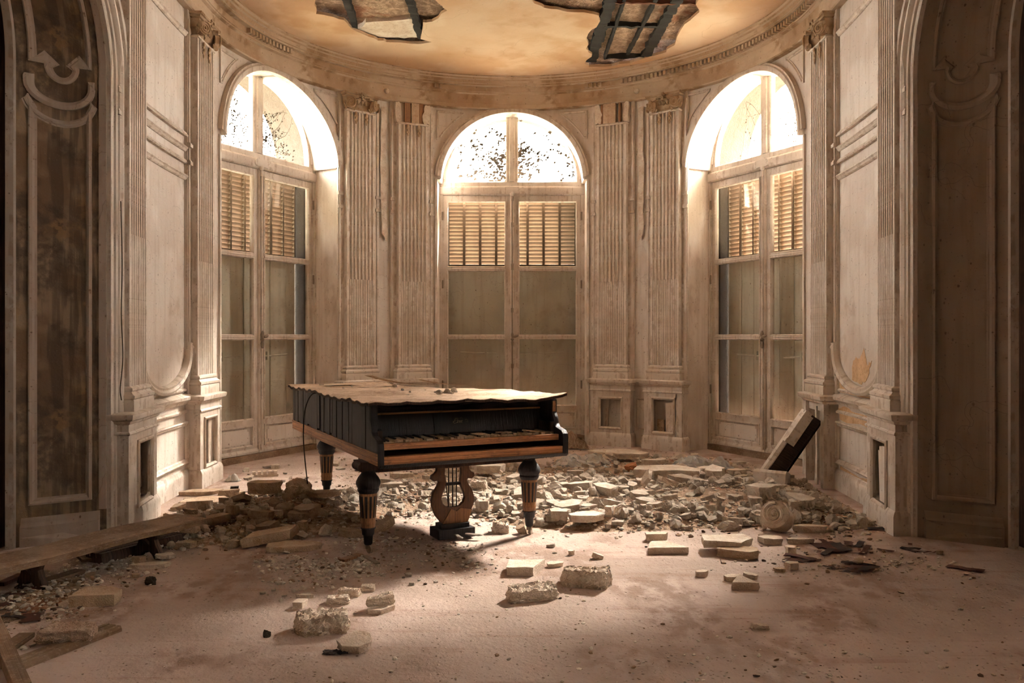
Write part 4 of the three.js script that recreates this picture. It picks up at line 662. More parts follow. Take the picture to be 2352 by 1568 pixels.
    for (let j = 0; j < nb; j++) for (let i = 0; i < nx; i++) { const A = row[j][i], B = row[j][i + 1], C = row[j + 1][i + 1], D = row[j + 1][i]; g.quad(A, B, C, D); g.quad(dn(A), dn(B), dn(C), dn(D)); if (!j) g.quad(A, B, dn(B), dn(A)); if (j === nb - 1) g.quad(D, C, dn(C), dn(D)); if (!i) g.quad(A, D, dn(D), dn(A)); if (i === nx - 1) g.quad(B, C, dn(C), dn(B)); }
    const L = part(P, 'lid', g.build(S, 1.0), M.dustywood);
    const edge = m(); for (let i = 0; i < nx; i++) { const A = row[0][i], B = row[0][i + 1]; edge.quad([A[0], A[1] - 0.004, A[2] + 0.0015], [B[0], B[1] - 0.004, B[2] + 0.0015], [B[0], B[1] - 0.02, B[2] + 0.0015], [A[0], A[1] - 0.02, A[2] + 0.0015]); } for (let j = 0; j < nb; j++) { const A = row[j][0], B = row[j + 1][0]; edge.quad([A[0] - 0.0015, A[1] - 0.004, A[2]], [B[0] - 0.0015, B[1] - 0.004, B[2]], [B[0] - 0.0015, B[1] - 0.022, B[2]], [A[0] - 0.0015, A[1] - 0.022, A[2]]); }
    part(L, 'lid_edge', edge.build(S), M.darkwood);
    for (const [x, b0, l, w, h, a] of [[0.55, 2.0, 0.42, 0.10, 0.07, 0.5], [0.84, 1.55, 0.40, 0.06, 0.05, 0.3], [1.02, 0.95, 0.30, 0.08, 0.02, -0.2], [0.2, 2.2, 0.3, 0.12, 0.02, 0.1]]) { const v = m(); let p = null; for (let i = 0; i <= 12; i++) { const t = i / 12, xx = x + l * t * Math.cos(a), zz = -b0 + l * t * Math.sin(a), y = 0.985 + 0.008 + h * (1 - t) ** 2, q = [[xx - w * 0.5 * Math.sin(a), y, zz - w * 0.5], [xx + w * 0.3 * Math.sin(a), y + 0.004, zz + w * 0.5 * (1 - 0.6 * t)]]; if (p) v.quad(p[0], q[0], q[1], p[1]); p = q; } part(L, 'lifted_veneer', v.build(S, 1), M.dustywood); }
  }
  // legs
  const turning = [[0.001, 0.585], [0.058, 0.585], [0.058, 0.56], [0.046, 0.55], [0.041, 0.53], [0.05, 0.512], [0.066, 0.492], [0.078, 0.468], [0.080, 0.452], [0.074, 0.436], [0.067, 0.424], [0.07, 0.414], [0.066, 0.402], [0.062, 0.398], [0.060, 0.392]];
  const shaftP = [[0.0585, 0.393], [0.0465, 0.215], [0.049, 0.208], [0.050, 0.200], [0.046, 0.192], [0.0455, 0.170]], foot = [[0.047, 0.172], [0.049, 0.165], [0.041, 0.156], [0.039, 0.125], [0.031, 0.118], [0.027, 0.066], [0.022, 0.058], [0.001, 0.056]];
  const lathe = (p, x, bz) => { const g = new THREE.LatheGeometry(p.map((q) => new THREE.Vector2(...q)), 28); g.translate(x, 0, -bz); return m().geo(g).build(S, 0.8); };
  for (const [x, bz, ang] of [[0.015, 0.25, 0.3], [1.19, 0.26, -0.7], [0.23, 2.18, 0.9]]) {
    const L = part(P, 'leg', lathe(turning, x, bz), M.ebony);
    part(L, 'leg_shaft', lathe(shaftP, x, bz), M.walnut); part(L, 'leg_foot', lathe(foot, x, bz), M.ebony);
    for (let i = 0; i < 12; i++) { const a = i / 12 * 2 * Math.PI, f = m(), c = Math.cos(a), s = Math.sin(a), pt = (h, o, t) => { const rr = lerp(0.0468, 0.0588, (h - 0.215) / 0.178) + o; return [x + rr * c - t * s, h, -bz + rr * s + t * c]; }; f.quad(pt(0.235, 0.0008, -0.006), pt(0.235, 0.0008, 0.006), pt(0.375, 0.0008, 0.0085), pt(0.375, 0.0008, -0.0085)); f.quad(pt(0.235, 0.0008, -0.006), pt(0.375, 0.0008, -0.0085), pt(0.375, -0.004, -0.0085), pt(0.235, -0.004, -0.006)); f.quad(pt(0.235, 0.0008, 0.006), pt(0.375, 0.0008, 0.0085), pt(0.375, -0.004, 0.0085), pt(0.235, -0.004, 0.006)); part(L, 'flute_inlay', f.build(S), M.ebony); }
    part(L, 'caster', m().geo(new THREE.CylinderGeometry(0.027, 0.027, 0.018, 20), mat4(x + 0.01 * Math.cos(ang), 0.028, -bz, 0, ang, 0).multiply(mat4(0, 0, 0, 0, 0, Math.PI / 2))).geo(new THREE.BoxGeometry(0.036, 0.035, 0.012), mat4(x, 0.05, -bz, 0, ang, 0)).build(S), M.iron2);
    if (bz < 1) part(L, 'corbel', m().box(x - 0.075, x + 0.075, 0.545, 0.60, -bz - 0.08, -bz + 0.08).geo(new THREE.CylinderGeometry(0.028, 0.028, 0.15, 14), mat4(x - 0.06, 0.565, -bz, Math.PI / 2, 0, 0)).build(S), M.darkwood);
  }
  part(P, 'under_beam', m().box(0.10, 1.25, 0.50, 0.60, -0.55, -0.36).box(0.05, 1.3, 0.56, 0.60, -0.6, -0.1).build(S), M.darkwood);
  // pedal lyre
  {
    const cx = 0.67, bz = 0.42, out = [], inn = [], R1 = [[0.06, 0.10], [0.085, 0.115], [0.125, 0.165], [0.152, 0.23], [0.155, 0.27], [0.142, 0.32], [0.112, 0.365], [0.10, 0.395], [0.112, 0.41], [0.14, 0.405], [0.158, 0.42], [0.155, 0.44], [0.135, 0.45], [0.118, 0.47], [0.115, 0.505]], R2i = [[0.02, 0.21], [0.05, 0.215], [0.08, 0.24], [0.092, 0.275], [0.085, 0.31], [0.066, 0.35], [0.058, 0.39], [0.062, 0.42], [0.066, 0.45], [0.064, 0.49]];
    for (const q of R1) out.push(new THREE.Vector2(q[0], q[1])); for (const q of [...R1].reverse()) out.push(new THREE.Vector2(-q[0], q[1]));
    for (const q of R2i) inn.push(new THREE.Vector2(q[0], q[1])); for (const q of [...R2i].reverse()) inn.push(new THREE.Vector2(-q[0], q[1]));
    const sh = new THREE.Shape(out); sh.holes.push(new THREE.Path(inn)); const g = new THREE.ExtrudeGeometry(sh, { depth: 0.03, bevelEnabled: true, bevelSize: 0.004, bevelThickness: 0.004, bevelSegments: 2, curveSegments: 4 }); g.translate(cx, 0, -bz - 0.015);
    const L = part(P, 'lyre', m().geo(g).build(S, 0.5), M.lyrewood);
    part(L, 'lyre_base', m().box(cx - 0.135, cx + 0.135, 0.012, 0.075, -bz - 0.085, -bz + 0.085).box(cx - 0.105, cx + 0.105, 0.075, 0.105, -bz - 0.055, -bz + 0.055).build(S), M.ebony);
    for (const x of [-0.028, 0.002, 0.03]) part(L, 'lyre_rod', m().geo(new THREE.CylinderGeometry(0.0045, 0.0045, 0.29, 8), mat4(cx + x, 0.352, -bz)).build(S), M.iron);
    part(L, 'lyre_rod', m().geo(new THREE.CylinderGeometry(0.004, 0.004, 0.24, 8), mat4(cx - 0.045, 0.32, -bz + 0.01, 0, 0, 0.12)).build(S), M.iron);
    part(L, 'lyre_board', m().plate([[cx - 0.09, 0.09], [cx + 0.10, 0.09], [cx + 0.135, 0.19], [cx + 0.05, 0.205], [cx + 0.02, 0.185], [cx - 0.02, 0.205]], [], -bz + 0.018, -bz + 0.03).build(S), M.walnut, 'split paler board at the foot');
    part(L, 'crossbar', m().box(cx - 0.066, cx + 0.066, 0.365, 0.385, -bz - 0.012, -bz + 0.012).build(S), M.ebony);
    for (const [x, a] of [[-0.01, 0], [0.10, 0.9]]) part(L, 'pedal', m().geo(new THREE.BoxGeometry(0.028, 0.008, 0.10), mat4(cx + x, 0.036, -bz + 0.12, 0.1, a, 0)).geo(new THREE.SphereGeometry(0.02, 10, 6), mat4(cx + x + 0.05 * Math.sin(a), 0.034, -bz + 0.12 + 0.05 * Math.cos(a), 0, a, 0, 0.9, 0.3, 1.3)).build(S), M.iron2);
  }
  const cord = new THREE.CatmullRomCurve3([[0.02, 0.95, -1.50], [-0.03, 0.955, -1.56], [-0.07, 0.86, -1.63], [-0.085, 0.66, -1.66], [-0.075, 0.45, -1.66], [-0.05, 0.235, -1.67]].map((q) => new THREE.Vector3(...q)));
  part(P, 'loose_cord', new THREE.TubeGeometry(cord, 40, 0.0045, 6), M.beam, 'thin black cord trailing from under the lid');
}
// ---------- rubble: a low bed of crumbled plaster, broken slabs and lumps on it, crumbs over the floor ----------
const spot = (px, py) => { const s = (py - 772) / EYE; return [(px - 1176) / s, FOCAL / s, s]; };     // a point of the floor and the size of a metre there
const PLY = 640, nz = fbmImg(256, 16, 16, 5, 311, 0.65), nz2 = fbmImg(256, 5, 5, 4, 313, 0.5);
const samp = (f, X, Z, k) => f[(((Math.floor(Z * k) % 256) + 256) % 256) * 256 + ((Math.floor(X * k) % 256) + 256) % 256];
const MOUNDS = [[1.15, 7.35, 1.35, 0.95, 0.10], [0.35, 7.3, 0.8, 0.8, 0.07], [2.0, 7.6, 0.7, 0.9, 0.08], [0.9, 6.55, 0.9, 0.32, 0.06], [-1.75, 6.75, 0.75, 0.75, 0.12], [-0.9, 7.3, 0.6, 0.7, 0.05], [1.7, 9.2, 1.0, 0.8, 0.06], [-2.25, 6.1, 0.5, 0.5, 0.06], [2.35, 6.6, 0.45, 0.5, 0.04], [-0.2, 8.6, 1.2, 0.9, 0.03], [-2.6, 4.6, 0.3, 0.7, 0.035], [2.6, 8.1, 0.25, 0.5, 0.05]];
function moundAt(X, Z) { let h = 0; for (const [x, z, a, b, k] of MOUNDS) { const q = ((X - x) / a) ** 2 + ((Z - z) / b) ** 2; if (q < 3) h += k * Math.exp(-q * 1.5); } return h * (0.45 + 1.0 * samp(nz2, X, Z, 60)); }
const groundAt = (X, Z) => Math.max(0, moundAt(X, Z) - 0.018);
{
  const g = new MB(), c = 0.045, H = (X, Z) => { const h = moundAt(X, Z); return h < 0.012 ? -0.02 : h - 0.02 + 0.05 * (samp(nz, X, Z, 26) - 0.45) * clamp(h * 18); }, out = [];
  for (let X = -3.0; X < 3.0; X += c) for (let Z = 3.8; Z < 10.6; Z += c) { const q = [H(X, Z), H(X + c, Z), H(X + c, Z + c), H(X, Z + c)]; if (Math.max(...q) < 0.001 || (Z > Z0 ? Math.hypot(X, Z - Z0) > 2.75 : Math.abs(X) > 2.72)) continue; g.quad([X, q[0], -Z], [X + c, q[1], -Z], [X + c, q[2], -Z - c], [X, q[3], -Z - c]); }
  const bed = thing('plaster_rubble', 'beige bed of crushed plaster and dust heaped across the floor', 'rubble'); bed.userData.kind = 'stuff';
  part(bed, 'crushed_plaster', g.build(straight, 0.9), M.rubbleBed);
}
// a broken slab: ragged outline, flat faces, rough snapped sides
function slabGeo(seed, W, D, T, sides = 7, rough = 0.35, taper = 0.06, fixed) {
  const r = rng(seed), base = fixed ?? Array.from({ length: sides }, (_, i) => { const a = (i + 0.55 * (r() - 0.5)) / sides * 2 * Math.PI, k = 1 - rough * r(); return [Math.cos(a) * W / 2 * k * 1.12, Math.sin(a) * D / 2 * k * 1.12]; });
  const o = []; for (let i = 0; i < base.length; i++) { const a = base[i], b = base[(i + 1) % base.length], L = Math.hypot(b[0] - a[0], b[1] - a[1]), n = Math.max(2, Math.min(5, Math.round(L / 0.05))); for (let k = 0; k < n; k++) { const t = k / n, j = k ? 0.09 * L / n * 2 * (r() - 0.5) : 0; o.push([lerp(a[0], b[0], t) - (b[1] - a[1]) / L * j, lerp(a[1], b[1], t) + (b[0] - a[0]) / L * j]); } }
  const n = o.length, ring = (y, s, j) => o.map(([x, z]) => { const k = 1 - s * r(); return [x * k + (r() - 0.5) * j, y + (r() - 0.5) * j * 0.5, z * k + (r() - 0.5) * j]; });
  const m = new MB(), top = o.map(([x, z]) => [x * 0.985, T + 0.004 * (r() - 0.5), z * 0.985]), t2 = ring(T * 0.86, 0.0, T * 0.10), md = ring(T * 0.45, taper, T * 0.22), bt = ring(0, taper * 2.2, T * 0.16).map((p) => [p[0], Math.max(0, p[1]), p[2]]);
  for (const [A, B] of [[bt, md], [md, t2], [t2, top]]) for (let i = 0; i < n; i++) m.quad(A[i], A[(i + 1) % n], B[(i + 1) % n], B[i]);
  const f = THREE.ShapeUtils.triangulateShape(top.map((p) => new THREE.Vector2(p[0], p[2])), []); for (const q of f) { m.tri(...q.map((k) => top[k])); m.tri(...q.map((k) => bt[k])); }
  return m.build(straight, 0.45);
}
function lumpGeo(seed, W, H, D, det = 12, amp = 0.4) {
  const g = new THREE.IcosahedronGeometry(0.5, det), p = g.attributes.position, r = rng(seed), o = [r() * 50, r() * 50], v = new THREE.Vector3(), planes = Array.from({ length: 9 }, () => [new THREE.Vector3(r() - 0.5, (r() - 0.4) * 0.8, r() - 0.5).normalize(), 0.24 + 0.18 * r()]);
  const n3 = (v, f) => { const s = (a, b) => samp(nz, a * f + o[0], b * f + o[1], 30) - 0.5; return (s(v.x + v.y * 0.6, v.z) + s(v.y, v.x - v.z * 0.6) + s(v.z + v.y * 0.5, v.y - v.x * 0.3)); };
  for (let i = 0; i < p.count; i++) { v.fromBufferAttribute(p, i); for (const [q, d] of planes) { const e = v.dot(q) - d; if (e > 0) v.addScaledVector(q, -e * 0.94); } const k = 1 + amp * (0.35 * n3(v, 1.2) + 0.42 * n3(v, 4.3) * (v.y > -0.1 ? 1 : 0.4) + 0.25 * n3(v, 11)); v.multiplyScalar(k); p.setXYZ(i, v.x * W * 1.15, Math.max(0, (v.y + 0.26) * H * 1.75), v.z * D * 1.15); }
  const m = new MB(); m.geo(g); return m.build(straight, 0.3);
}
function blockGeo(seed, W, H, D, amp = 0.5) {   // a blocky piece snapped off a thick plaster layer: rough above, cleaner at the sides
  const g = new THREE.BoxGeometry(1, 1, 1, 26, 10, 16), p = g.attributes.position, r = rng(seed), o = [r() * 50, r() * 50], k = [r(), r(), r(), r()].map((x) => 0.72 + 0.28 * x), hh = [r(), r(), r(), r()].map((x) => 0.62 + 0.38 * x), sm = (a, b, f) => samp(nz, a * f + o[0], b * f + o[1], 40) - 0.5;
  for (let i = 0; i < p.count; i++) {
    let x = p.getX(i), y = p.getY(i) + 0.5, z = p.getZ(i); const u = x + 0.5, v = z + 0.5, rd = 1 - 0.10 * (Math.abs(x * 2) ** 6 * Math.abs(z * 2) ** 6);
    const sx = lerp(lerp(k[0], k[1], v), lerp(k[2], k[3], v), u) * rd, sz = lerp(lerp(k[1], k[2], u), lerp(k[3], k[0], u), v) * rd, top = lerp(lerp(hh[0], hh[1], u), lerp(hh[2], hh[3], u), v);
    const e = sm(x * W * 5, z * W * 5, 0.8), e2 = sm(x * W * 14 + y * 2, z * W * 14 + y, 1), e3 = sm(x * W * 34 + y * 3, z * W * 34 - y * 2, 1), side = Math.max(Math.abs(x), Math.abs(z)) > 0.49 ? 1 : 0;
    const cut = 1 - 0.18 * side * (y > 0.3 ? (y - 0.3) : 0.3 - y);
    p.setXYZ(i, W * x * sx * cut + side * amp * W * 0.10 * (e2 + e), Math.max(0, H * (y * top + amp * y * (0.30 * e + 0.34 * e2 + 0.22 * e3))), D * z * sz * cut + side * amp * D * 0.14 * (e2 - e));
  }
  const m = new MB(); m.geo(g); return m.build(straight, 0.35);
}
function chunk(name, label, cat, [px, py], geo, mat, { ry = 0, rx = 0, rz = 0, y = 0, group, pt } = {}) {
  const [X, Z] = spot(px, py); const o = new THREE.Mesh(geo, mat); o.name = numbered(name); o.position.set(X, y + groundAt(X, Z) + (moundAt(X, Z) > 0.03 ? 0.035 : 0), -Z); o.rotation.set(rx, ry, rz); o.castShadow = o.receiveShadow = true; o.userData = { label, category: cat }; if (group) o.userData.group = group; scene.add(o); return o;
}
const slab = (label, at, W, D, Th, seed, o = {}, fixed) => chunk('plaster_slab', label, 'plaster slab', at, slabGeo(seed, W, D, Th, o.sides ?? 7, o.rough ?? 0.3, o.taper ?? 0.06, fixed), o.mat ?? M.plaster, o);
const lump = (label, at, W, H, D, seed, o = {}) => chunk('plaster_lump', label, 'plaster lump', at, o.round ? lumpGeo(seed, W, H, D, 12, o.amp ?? 0.4) : blockGeo(seed, W * 1.12, H, D * 1.12, 0.9), o.mat ?? M.plaster, o);
// in the open foreground
lump('big blocky plaster lump with rough pitted top, alone on bare floor left of centre', [738, 1446], 0.27, 0.105, 0.20, 3, { ry: 0.25, amp: 0.3 });
slab('smooth flat plaster slab nearest the front edge, resting on a dark scrap', [818, 1492], 0.165, 0.13, 0.04, 5, { rx: 0.25, ry: 0.2, y: 0.012, sides: 8 });
lump('rough long plaster piece lying on top of another, under the left front of the piano', [872, 1398], 0.145, 0.055, 0.07, 9, { ry: 0.3, y: 0.024 });
slab('pale thin plaster wedge under the rough long piece', [872, 1406], 0.15, 0.07, 0.025, 12, { ry: 0.4 });
slab('small square plaster block with a crisp shadow, left of the rough heap', [688, 1394], 0.085, 0.075, 0.035, 14, { ry: 0.6, sides: 4, rough: 0.12 });
lump('broken plaster lump with a hollow face in the small heap at left of centre', [776, 1384], 0.13, 0.045, 0.08, 17, { ry: 0.1 });
lump('rough pale plaster piece behind the hollow-faced lump', [802, 1368], 0.12, 0.045, 0.06, 19, { ry: -0.1 });
slab('thin light plaster sliver between the small square block and the heap', [700, 1372], 0.10, 0.03, 0.018, 21, { ry: 0.05 });
lump('small knobbly plaster piece just above the two stacked ones', [846, 1356], 0.085, 0.036, 0.06, 23);
slab('clean square-edged plaster slab beside its small split-off flake, in front of the piano', [1203, 1312], 0.245, 0.20, 0.05, 0, { ry: 0.0, taper: 0.01 }, [[-0.105, 0.09], [0.055, 0.10], [0.13, -0.09], [-0.09, -0.08]]);
slab('small split plaster flake at the right of the clean square-edged slab', [1274, 1300], 0.11, 0.07, 0.024, 27, { ry: 0.35 });
lump('long rough plaster block with a chalk white broken side, front centre', [1222, 1374], 0.31, 0.085, 0.13, 29, { ry: 0.35, amp: 0.4 });
lump('craggy brown-topped plaster lump to the right of the long rough block', [1346, 1342], 0.30, 0.10, 0.17, 31, { ry: -0.25, amp: 0.55 });
slab('tilted dark-faced shard alone to the right of the piano, in the bare strip', [1370, 1282], 0.095, 0.06, 0.03, 33, { rz: -0.35, ry: 0.2 });
slab('tiny pale shard above the craggy lump', [1312, 1274], 0.05, 0.04, 0.03, 34, { ry: 0.8 });
slab('flat angular plaster slab lying on the bare floor right of centre', [1530, 1264], 0.26, 0.18, 0.042, 0, { taper: 0.02 }, [[-0.135, 0.10], [0.13, 0.09], [0.09, 0.01], [0.02, -0.10], [-0.09, -0.09]]);
slab('grooved piece of plaster moulding behind the flat angular slab', [1506, 1240], 0.18, 0.09, 0.05, 39, { ry: 0.1, rough: 0.15 });
slab('broad thick plaster slab resting on another, the largest at front right', [1668, 1262], 0.34, 0.26, 0.048, 0, { y: 0.032, rz: -0.04, taper: 0.02 }, [[-0.175, 0.11], [0.06, 0.13], [0.18, -0.02], [0.14, -0.13], [-0.15, -0.06]]);
slab('rough slab wedged under the broad thick one, its broken end showing', [1692, 1276], 0.28, 0.18, 0.05, 43, { ry: -0.4, mat: M.plasterWarm });
slab('long plaster slab touching the broad thick one on its right', [1770, 1246], 0.22, 0.14, 0.04, 45, { ry: 0.25, rz: -0.05 });
slab('narrow rough plaster strip to the right of the fallen scroll', [1836, 1248], 0.19, 0.07, 0.035, 47, { ry: 0.02 });
slab('small stubby plaster block in front of the narrow rough strip', [1817, 1270], 0.085, 0.07, 0.045, 49, { ry: 0.3, sides: 5, rough: 0.12 });
slab('pointed triangular plaster wedge out on the bare floor at right', [1706, 1348], 0.15, 0.12, 0.05, 0, { rx: 0.15, taper: 0.03 }, [[-0.075, 0.05], [0.075, 0.055], [-0.005, -0.07]]);
slab('flat pale piece half under the triangular wedge', [1680, 1333], 0.12, 0.08, 0.03, 53, { ry: 0.2 });
slab('sloping pale piece behind the triangular wedge', [1722, 1328], 0.10, 0.06, 0.028, 54, { ry: -0.4, rz: -0.1 });
slab('small broken piece left of the triangular wedge', [1614, 1322], 0.09, 0.05, 0.03, 55, { ry: 0.3 });
slab('two-stepped little block on the bare floor left of the brown splinters', [1818, 1306], 0.09, 0.08, 0.04, 57, { ry: 0.5, sides: 5, rough: 0.15 });
slab('thin dark piece beside the two-stepped block', [1790, 1312], 0.08, 0.04, 0.02, 58, { ry: -0.3, mat: M.plasterWarm });
lump('lone plaster crumb far out on the right of the bare floor', [1745, 1444], 0.09, 0.03, 0.05, 59);
// in the dense field
slab('upright leaning plaster shard standing out of the rubble right of the piano', [1490, 1152], 0.17, 0.09, 0.04, 61, { rz: 1.05, ry: 0.35, y: 0.09 });
slab('pale slab propped against the upright leaning shard', [1532, 1150], 0.20, 0.13, 0.045, 63, { rz: -0.35, ry: 0.3, y: 0.03 });
slab('largest plaster sheet in the rubble, lying flat below the right window', [1530, 1108], 0.62, 0.46, 0.075, 0, { taper: 0.02 }, [[-0.32, 0.05], [-0.14, 0.17], [0.02, 0.13], [0.28, 0.18], [0.33, 0.02], [0.12, -0.22], [-0.26, -0.16]]);
slab('smooth pale slab right of the largest sheet', [1634, 1104], 0.27, 0.22, 0.055, 67, { ry: 0.2 });
slab('flat pale slab pointing at the leaning board', [1692, 1098], 0.20, 0.14, 0.04, 69, { ry: -0.2 });
slab('wide thin plaster sheet at the foot of the pedestals right of the middle window', [1408, 1044], 0.62, 0.36, 0.05, 71, { ry: 0.1, rough: 0.2 });
slab('second wide plaster sheet in front of the pedestals, overlapping the first', [1440, 1064], 0.55, 0.30, 0.06, 73, { ry: -0.05, rz: -0.03, rough: 0.22 });
slab('orange-stained piece of plaster among the pale ones', [1452, 1092], 0.13, 0.12, 0.06, 75, { mat: std({ map: sized(T.plaster, 0.5), color: lin(0.72, 0.33, 0.17), bumpMap: sized(T.roughBump, 0.3), bumpScale: 0.01 }), ry: 0.4, rz: 0.3 });
slab('square-ended slab behind the orange-stained piece', [1500, 1082], 0.24, 0.12, 0.05, 77, { ry: 0.1 });
slab('thick plaster slab seen under the piano between lyre and right leg', [1128, 1098], 0.34, 0.22, 0.075, 79, { ry: 0.05, rough: 0.2 });
slab('long low slab seen under the piano left of the lyre', [922, 1096], 0.24, 0.12, 0.045, 81, { ry: 0.1 });
slab('brown-edged slab behind the front left leg of the piano', [880, 1082], 0.3, 0.16, 0.05, 83, { ry: 0.15, mat: M.plasterWarm });
lump('rough lump under the piano right of the lyre', [1100, 1138], 0.15, 0.08, 0.1, 85);
slab('tilted block leaning at the right front caster', [1204, 1224], 0.085, 0.075, 0.06, 87, { rz: 0.5, ry: 0.4, sides: 5, rough: 0.1, mat: M.plasterWarm });
lump('stubby block between lyre base and the right front caster', [1152, 1222], 0.13, 0.075, 0.09, 89, { amp: 0.25 });
slab('pink-tinged flat pale slab at the rubble edge just right of the piano', [1345, 1212], 0.26, 0.18, 0.05, 91, { ry: 0.2 });
slab('squarish block beside the small fallen scroll', [1400, 1205], 0.075, 0.07, 0.06, 93, { sides: 4, rough: 0.1, ry: 0.3 });
slab('wedge-shaped slab behind the left front leg in the shadow of the piano', [882, 1218], 0.22, 0.12, 0.06, 95, { rz: 0.35, ry: 0.5, y: 0.01, mat: M.plasterWarm });
// in the shade on the left
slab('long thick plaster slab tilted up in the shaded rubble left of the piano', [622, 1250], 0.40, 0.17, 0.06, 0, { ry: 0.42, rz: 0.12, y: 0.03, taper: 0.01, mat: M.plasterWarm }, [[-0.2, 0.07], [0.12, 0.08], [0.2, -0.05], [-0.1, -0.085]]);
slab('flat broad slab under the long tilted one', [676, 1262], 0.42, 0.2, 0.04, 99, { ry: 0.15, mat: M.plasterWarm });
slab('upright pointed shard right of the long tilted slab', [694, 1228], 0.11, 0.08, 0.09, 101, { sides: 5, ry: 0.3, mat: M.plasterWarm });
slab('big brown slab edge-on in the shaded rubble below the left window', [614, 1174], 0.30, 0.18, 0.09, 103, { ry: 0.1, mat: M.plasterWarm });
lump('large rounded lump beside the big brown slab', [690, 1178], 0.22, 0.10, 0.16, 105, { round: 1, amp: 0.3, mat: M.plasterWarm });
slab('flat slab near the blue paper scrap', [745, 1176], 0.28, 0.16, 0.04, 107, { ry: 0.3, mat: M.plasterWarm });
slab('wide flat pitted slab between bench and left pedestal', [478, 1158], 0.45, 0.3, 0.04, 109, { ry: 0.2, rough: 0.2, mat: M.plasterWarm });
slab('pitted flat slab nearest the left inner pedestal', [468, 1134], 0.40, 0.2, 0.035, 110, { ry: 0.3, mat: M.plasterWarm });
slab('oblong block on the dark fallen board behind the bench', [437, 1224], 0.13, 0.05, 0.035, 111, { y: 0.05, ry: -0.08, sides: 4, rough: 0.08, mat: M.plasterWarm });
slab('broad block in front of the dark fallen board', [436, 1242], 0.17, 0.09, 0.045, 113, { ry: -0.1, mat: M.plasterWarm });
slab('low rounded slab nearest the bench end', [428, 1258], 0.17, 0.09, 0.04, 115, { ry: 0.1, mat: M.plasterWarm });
// left foreground
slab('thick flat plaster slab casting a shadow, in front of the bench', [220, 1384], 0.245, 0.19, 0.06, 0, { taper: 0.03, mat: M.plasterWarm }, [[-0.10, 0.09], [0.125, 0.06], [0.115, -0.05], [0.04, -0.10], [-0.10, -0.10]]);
lump('pink-grey crumbly slab lying across the grooved plank', [160, 1474], 0.235, 0.06, 0.15, 119, { y: 0.022, ry: 0.1, amp: 0.5, mat: M.pinkPlaster });
slab('thin pointed slab lying before the right leg of the bench', [352, 1303], 0.26, 0.08, 0.028, 121, { ry: 0.35 });
slab('flat piece on the thin pointed slab by the bench leg', [380, 1288], 0.12, 0.08, 0.025, 122, { ry: 0.1, y: 0.02 });
slab('small block between bench legs and the thin pointed slab', [316, 1292], 0.10, 0.05, 0.04, 123, { ry: 0.2, sides: 5, mat: M.plasterWarm });
lump('dark clod of dirt on the floor right of the bench', [346, 1342], 0.07, 0.035, 0.05, 125, { mat: M.dirt, round: 1 });
lump('small black stone left of the big blocky lump', [612, 1462], 0.035, 0.025, 0.03, 127, { mat: M.dirt, round: 1 });
// what a fragment lies beside tells it from the others
const kindOf = new WeakMap(), LANDMARKS = [['the lyre base', 1040, 1236], ['the right front piano leg', 1216, 1226], ['the left front piano leg', 832, 1272], ['the rear piano leg', 748, 1136], ['the large fallen scroll', 1786, 1220], ['the small fallen scroll', 1420, 1197], ['the upright leaning shard', 1490, 1152], ['the largest plaster sheet', 1530, 1108], ['the orange-stained piece', 1452, 1092], ['the broad thick slab', 1668, 1262], ['the white skirting block', 1765, 1110], ['the frontless pedestal', 1875, 1123], ['the outer right pedestal', 2046, 1222], ['the right arch', 2200, 1255], ['the triangular wedge', 1706, 1348], ['the craggy lump', 1346, 1342], ['the long rough block', 1222, 1374], ['the square-edged slab', 1203, 1312], ['the flat angular slab', 1530, 1264], ['the big blocky lump', 738, 1446], ['the long tilted slab', 622, 1250], ['the big brown slab', 614, 1174], ['the pitted slab by the pedestal', 468, 1134], ['the bench end', 435, 1200], ['the right bench leg', 342, 1280], ['the left bench leg', 75, 1355], ['the pink-grey slab', 160, 1474], ['the bluish paper scrap', 708, 1146], ['the white dentil strip', 608, 1094], ['the middle window', 1176, 1012], ['the left window', 640, 1055], ['the right window', 1763, 1052], ['the left plastic sheet', 1342, 1070], ['the right plastic sheet', 1612, 1082], ['the pink-tinged slab', 1345, 1212], ['the thick slab under the piano', 1128, 1098], ['the stubby block', 1817, 1270]].map(([n, x, y]) => [n, ...spot(x, y).slice(0, 2)]);
const ORD = ['nearest to it', 'second nearest to it', 'third nearest to it', 'fourth nearest to it', 'fifth nearest to it', 'sixth nearest to it', 'seventh nearest to it', 'eighth nearest to it', 'ninth nearest to it', 'tenth nearest to it', 'eleventh nearest to it', 'twelfth nearest to it', 'thirteenth nearest to it', 'fourteenth nearest to it', 'fifteenth nearest to it', 'sixteenth nearest to it'];
function nameByLandmark(list, what) {
  const bins = new Map();
  for (const o of list) { let best, bd = 1e9; for (const L of LANDMARKS) { const d = Math.hypot(o.position.x - L[1], -o.position.z - L[2]); if (d < bd) { bd = d; best = L; } } const dx = o.position.x - best[1], dz = -o.position.z - best[2], side = Math.abs(dx) > Math.abs(dz) ? (dx > 0 ? 'right of' : 'left of') : dz > 0 ? 'behind' : 'in front of', key = what(o) + ' ' + side + ' ' + best[0]; if (!bins.has(key)) bins.set(key, []); bins.get(key).push([bd, o]); }
  for (const [key, L] of bins) { L.sort((a, b) => a[0] - b[0]); L.forEach(([, o], i) => { o.userData.label = L.length > 1 ? key + ', ' + (ORD[i] ?? 'among the farthest from it') : key; }); }
}
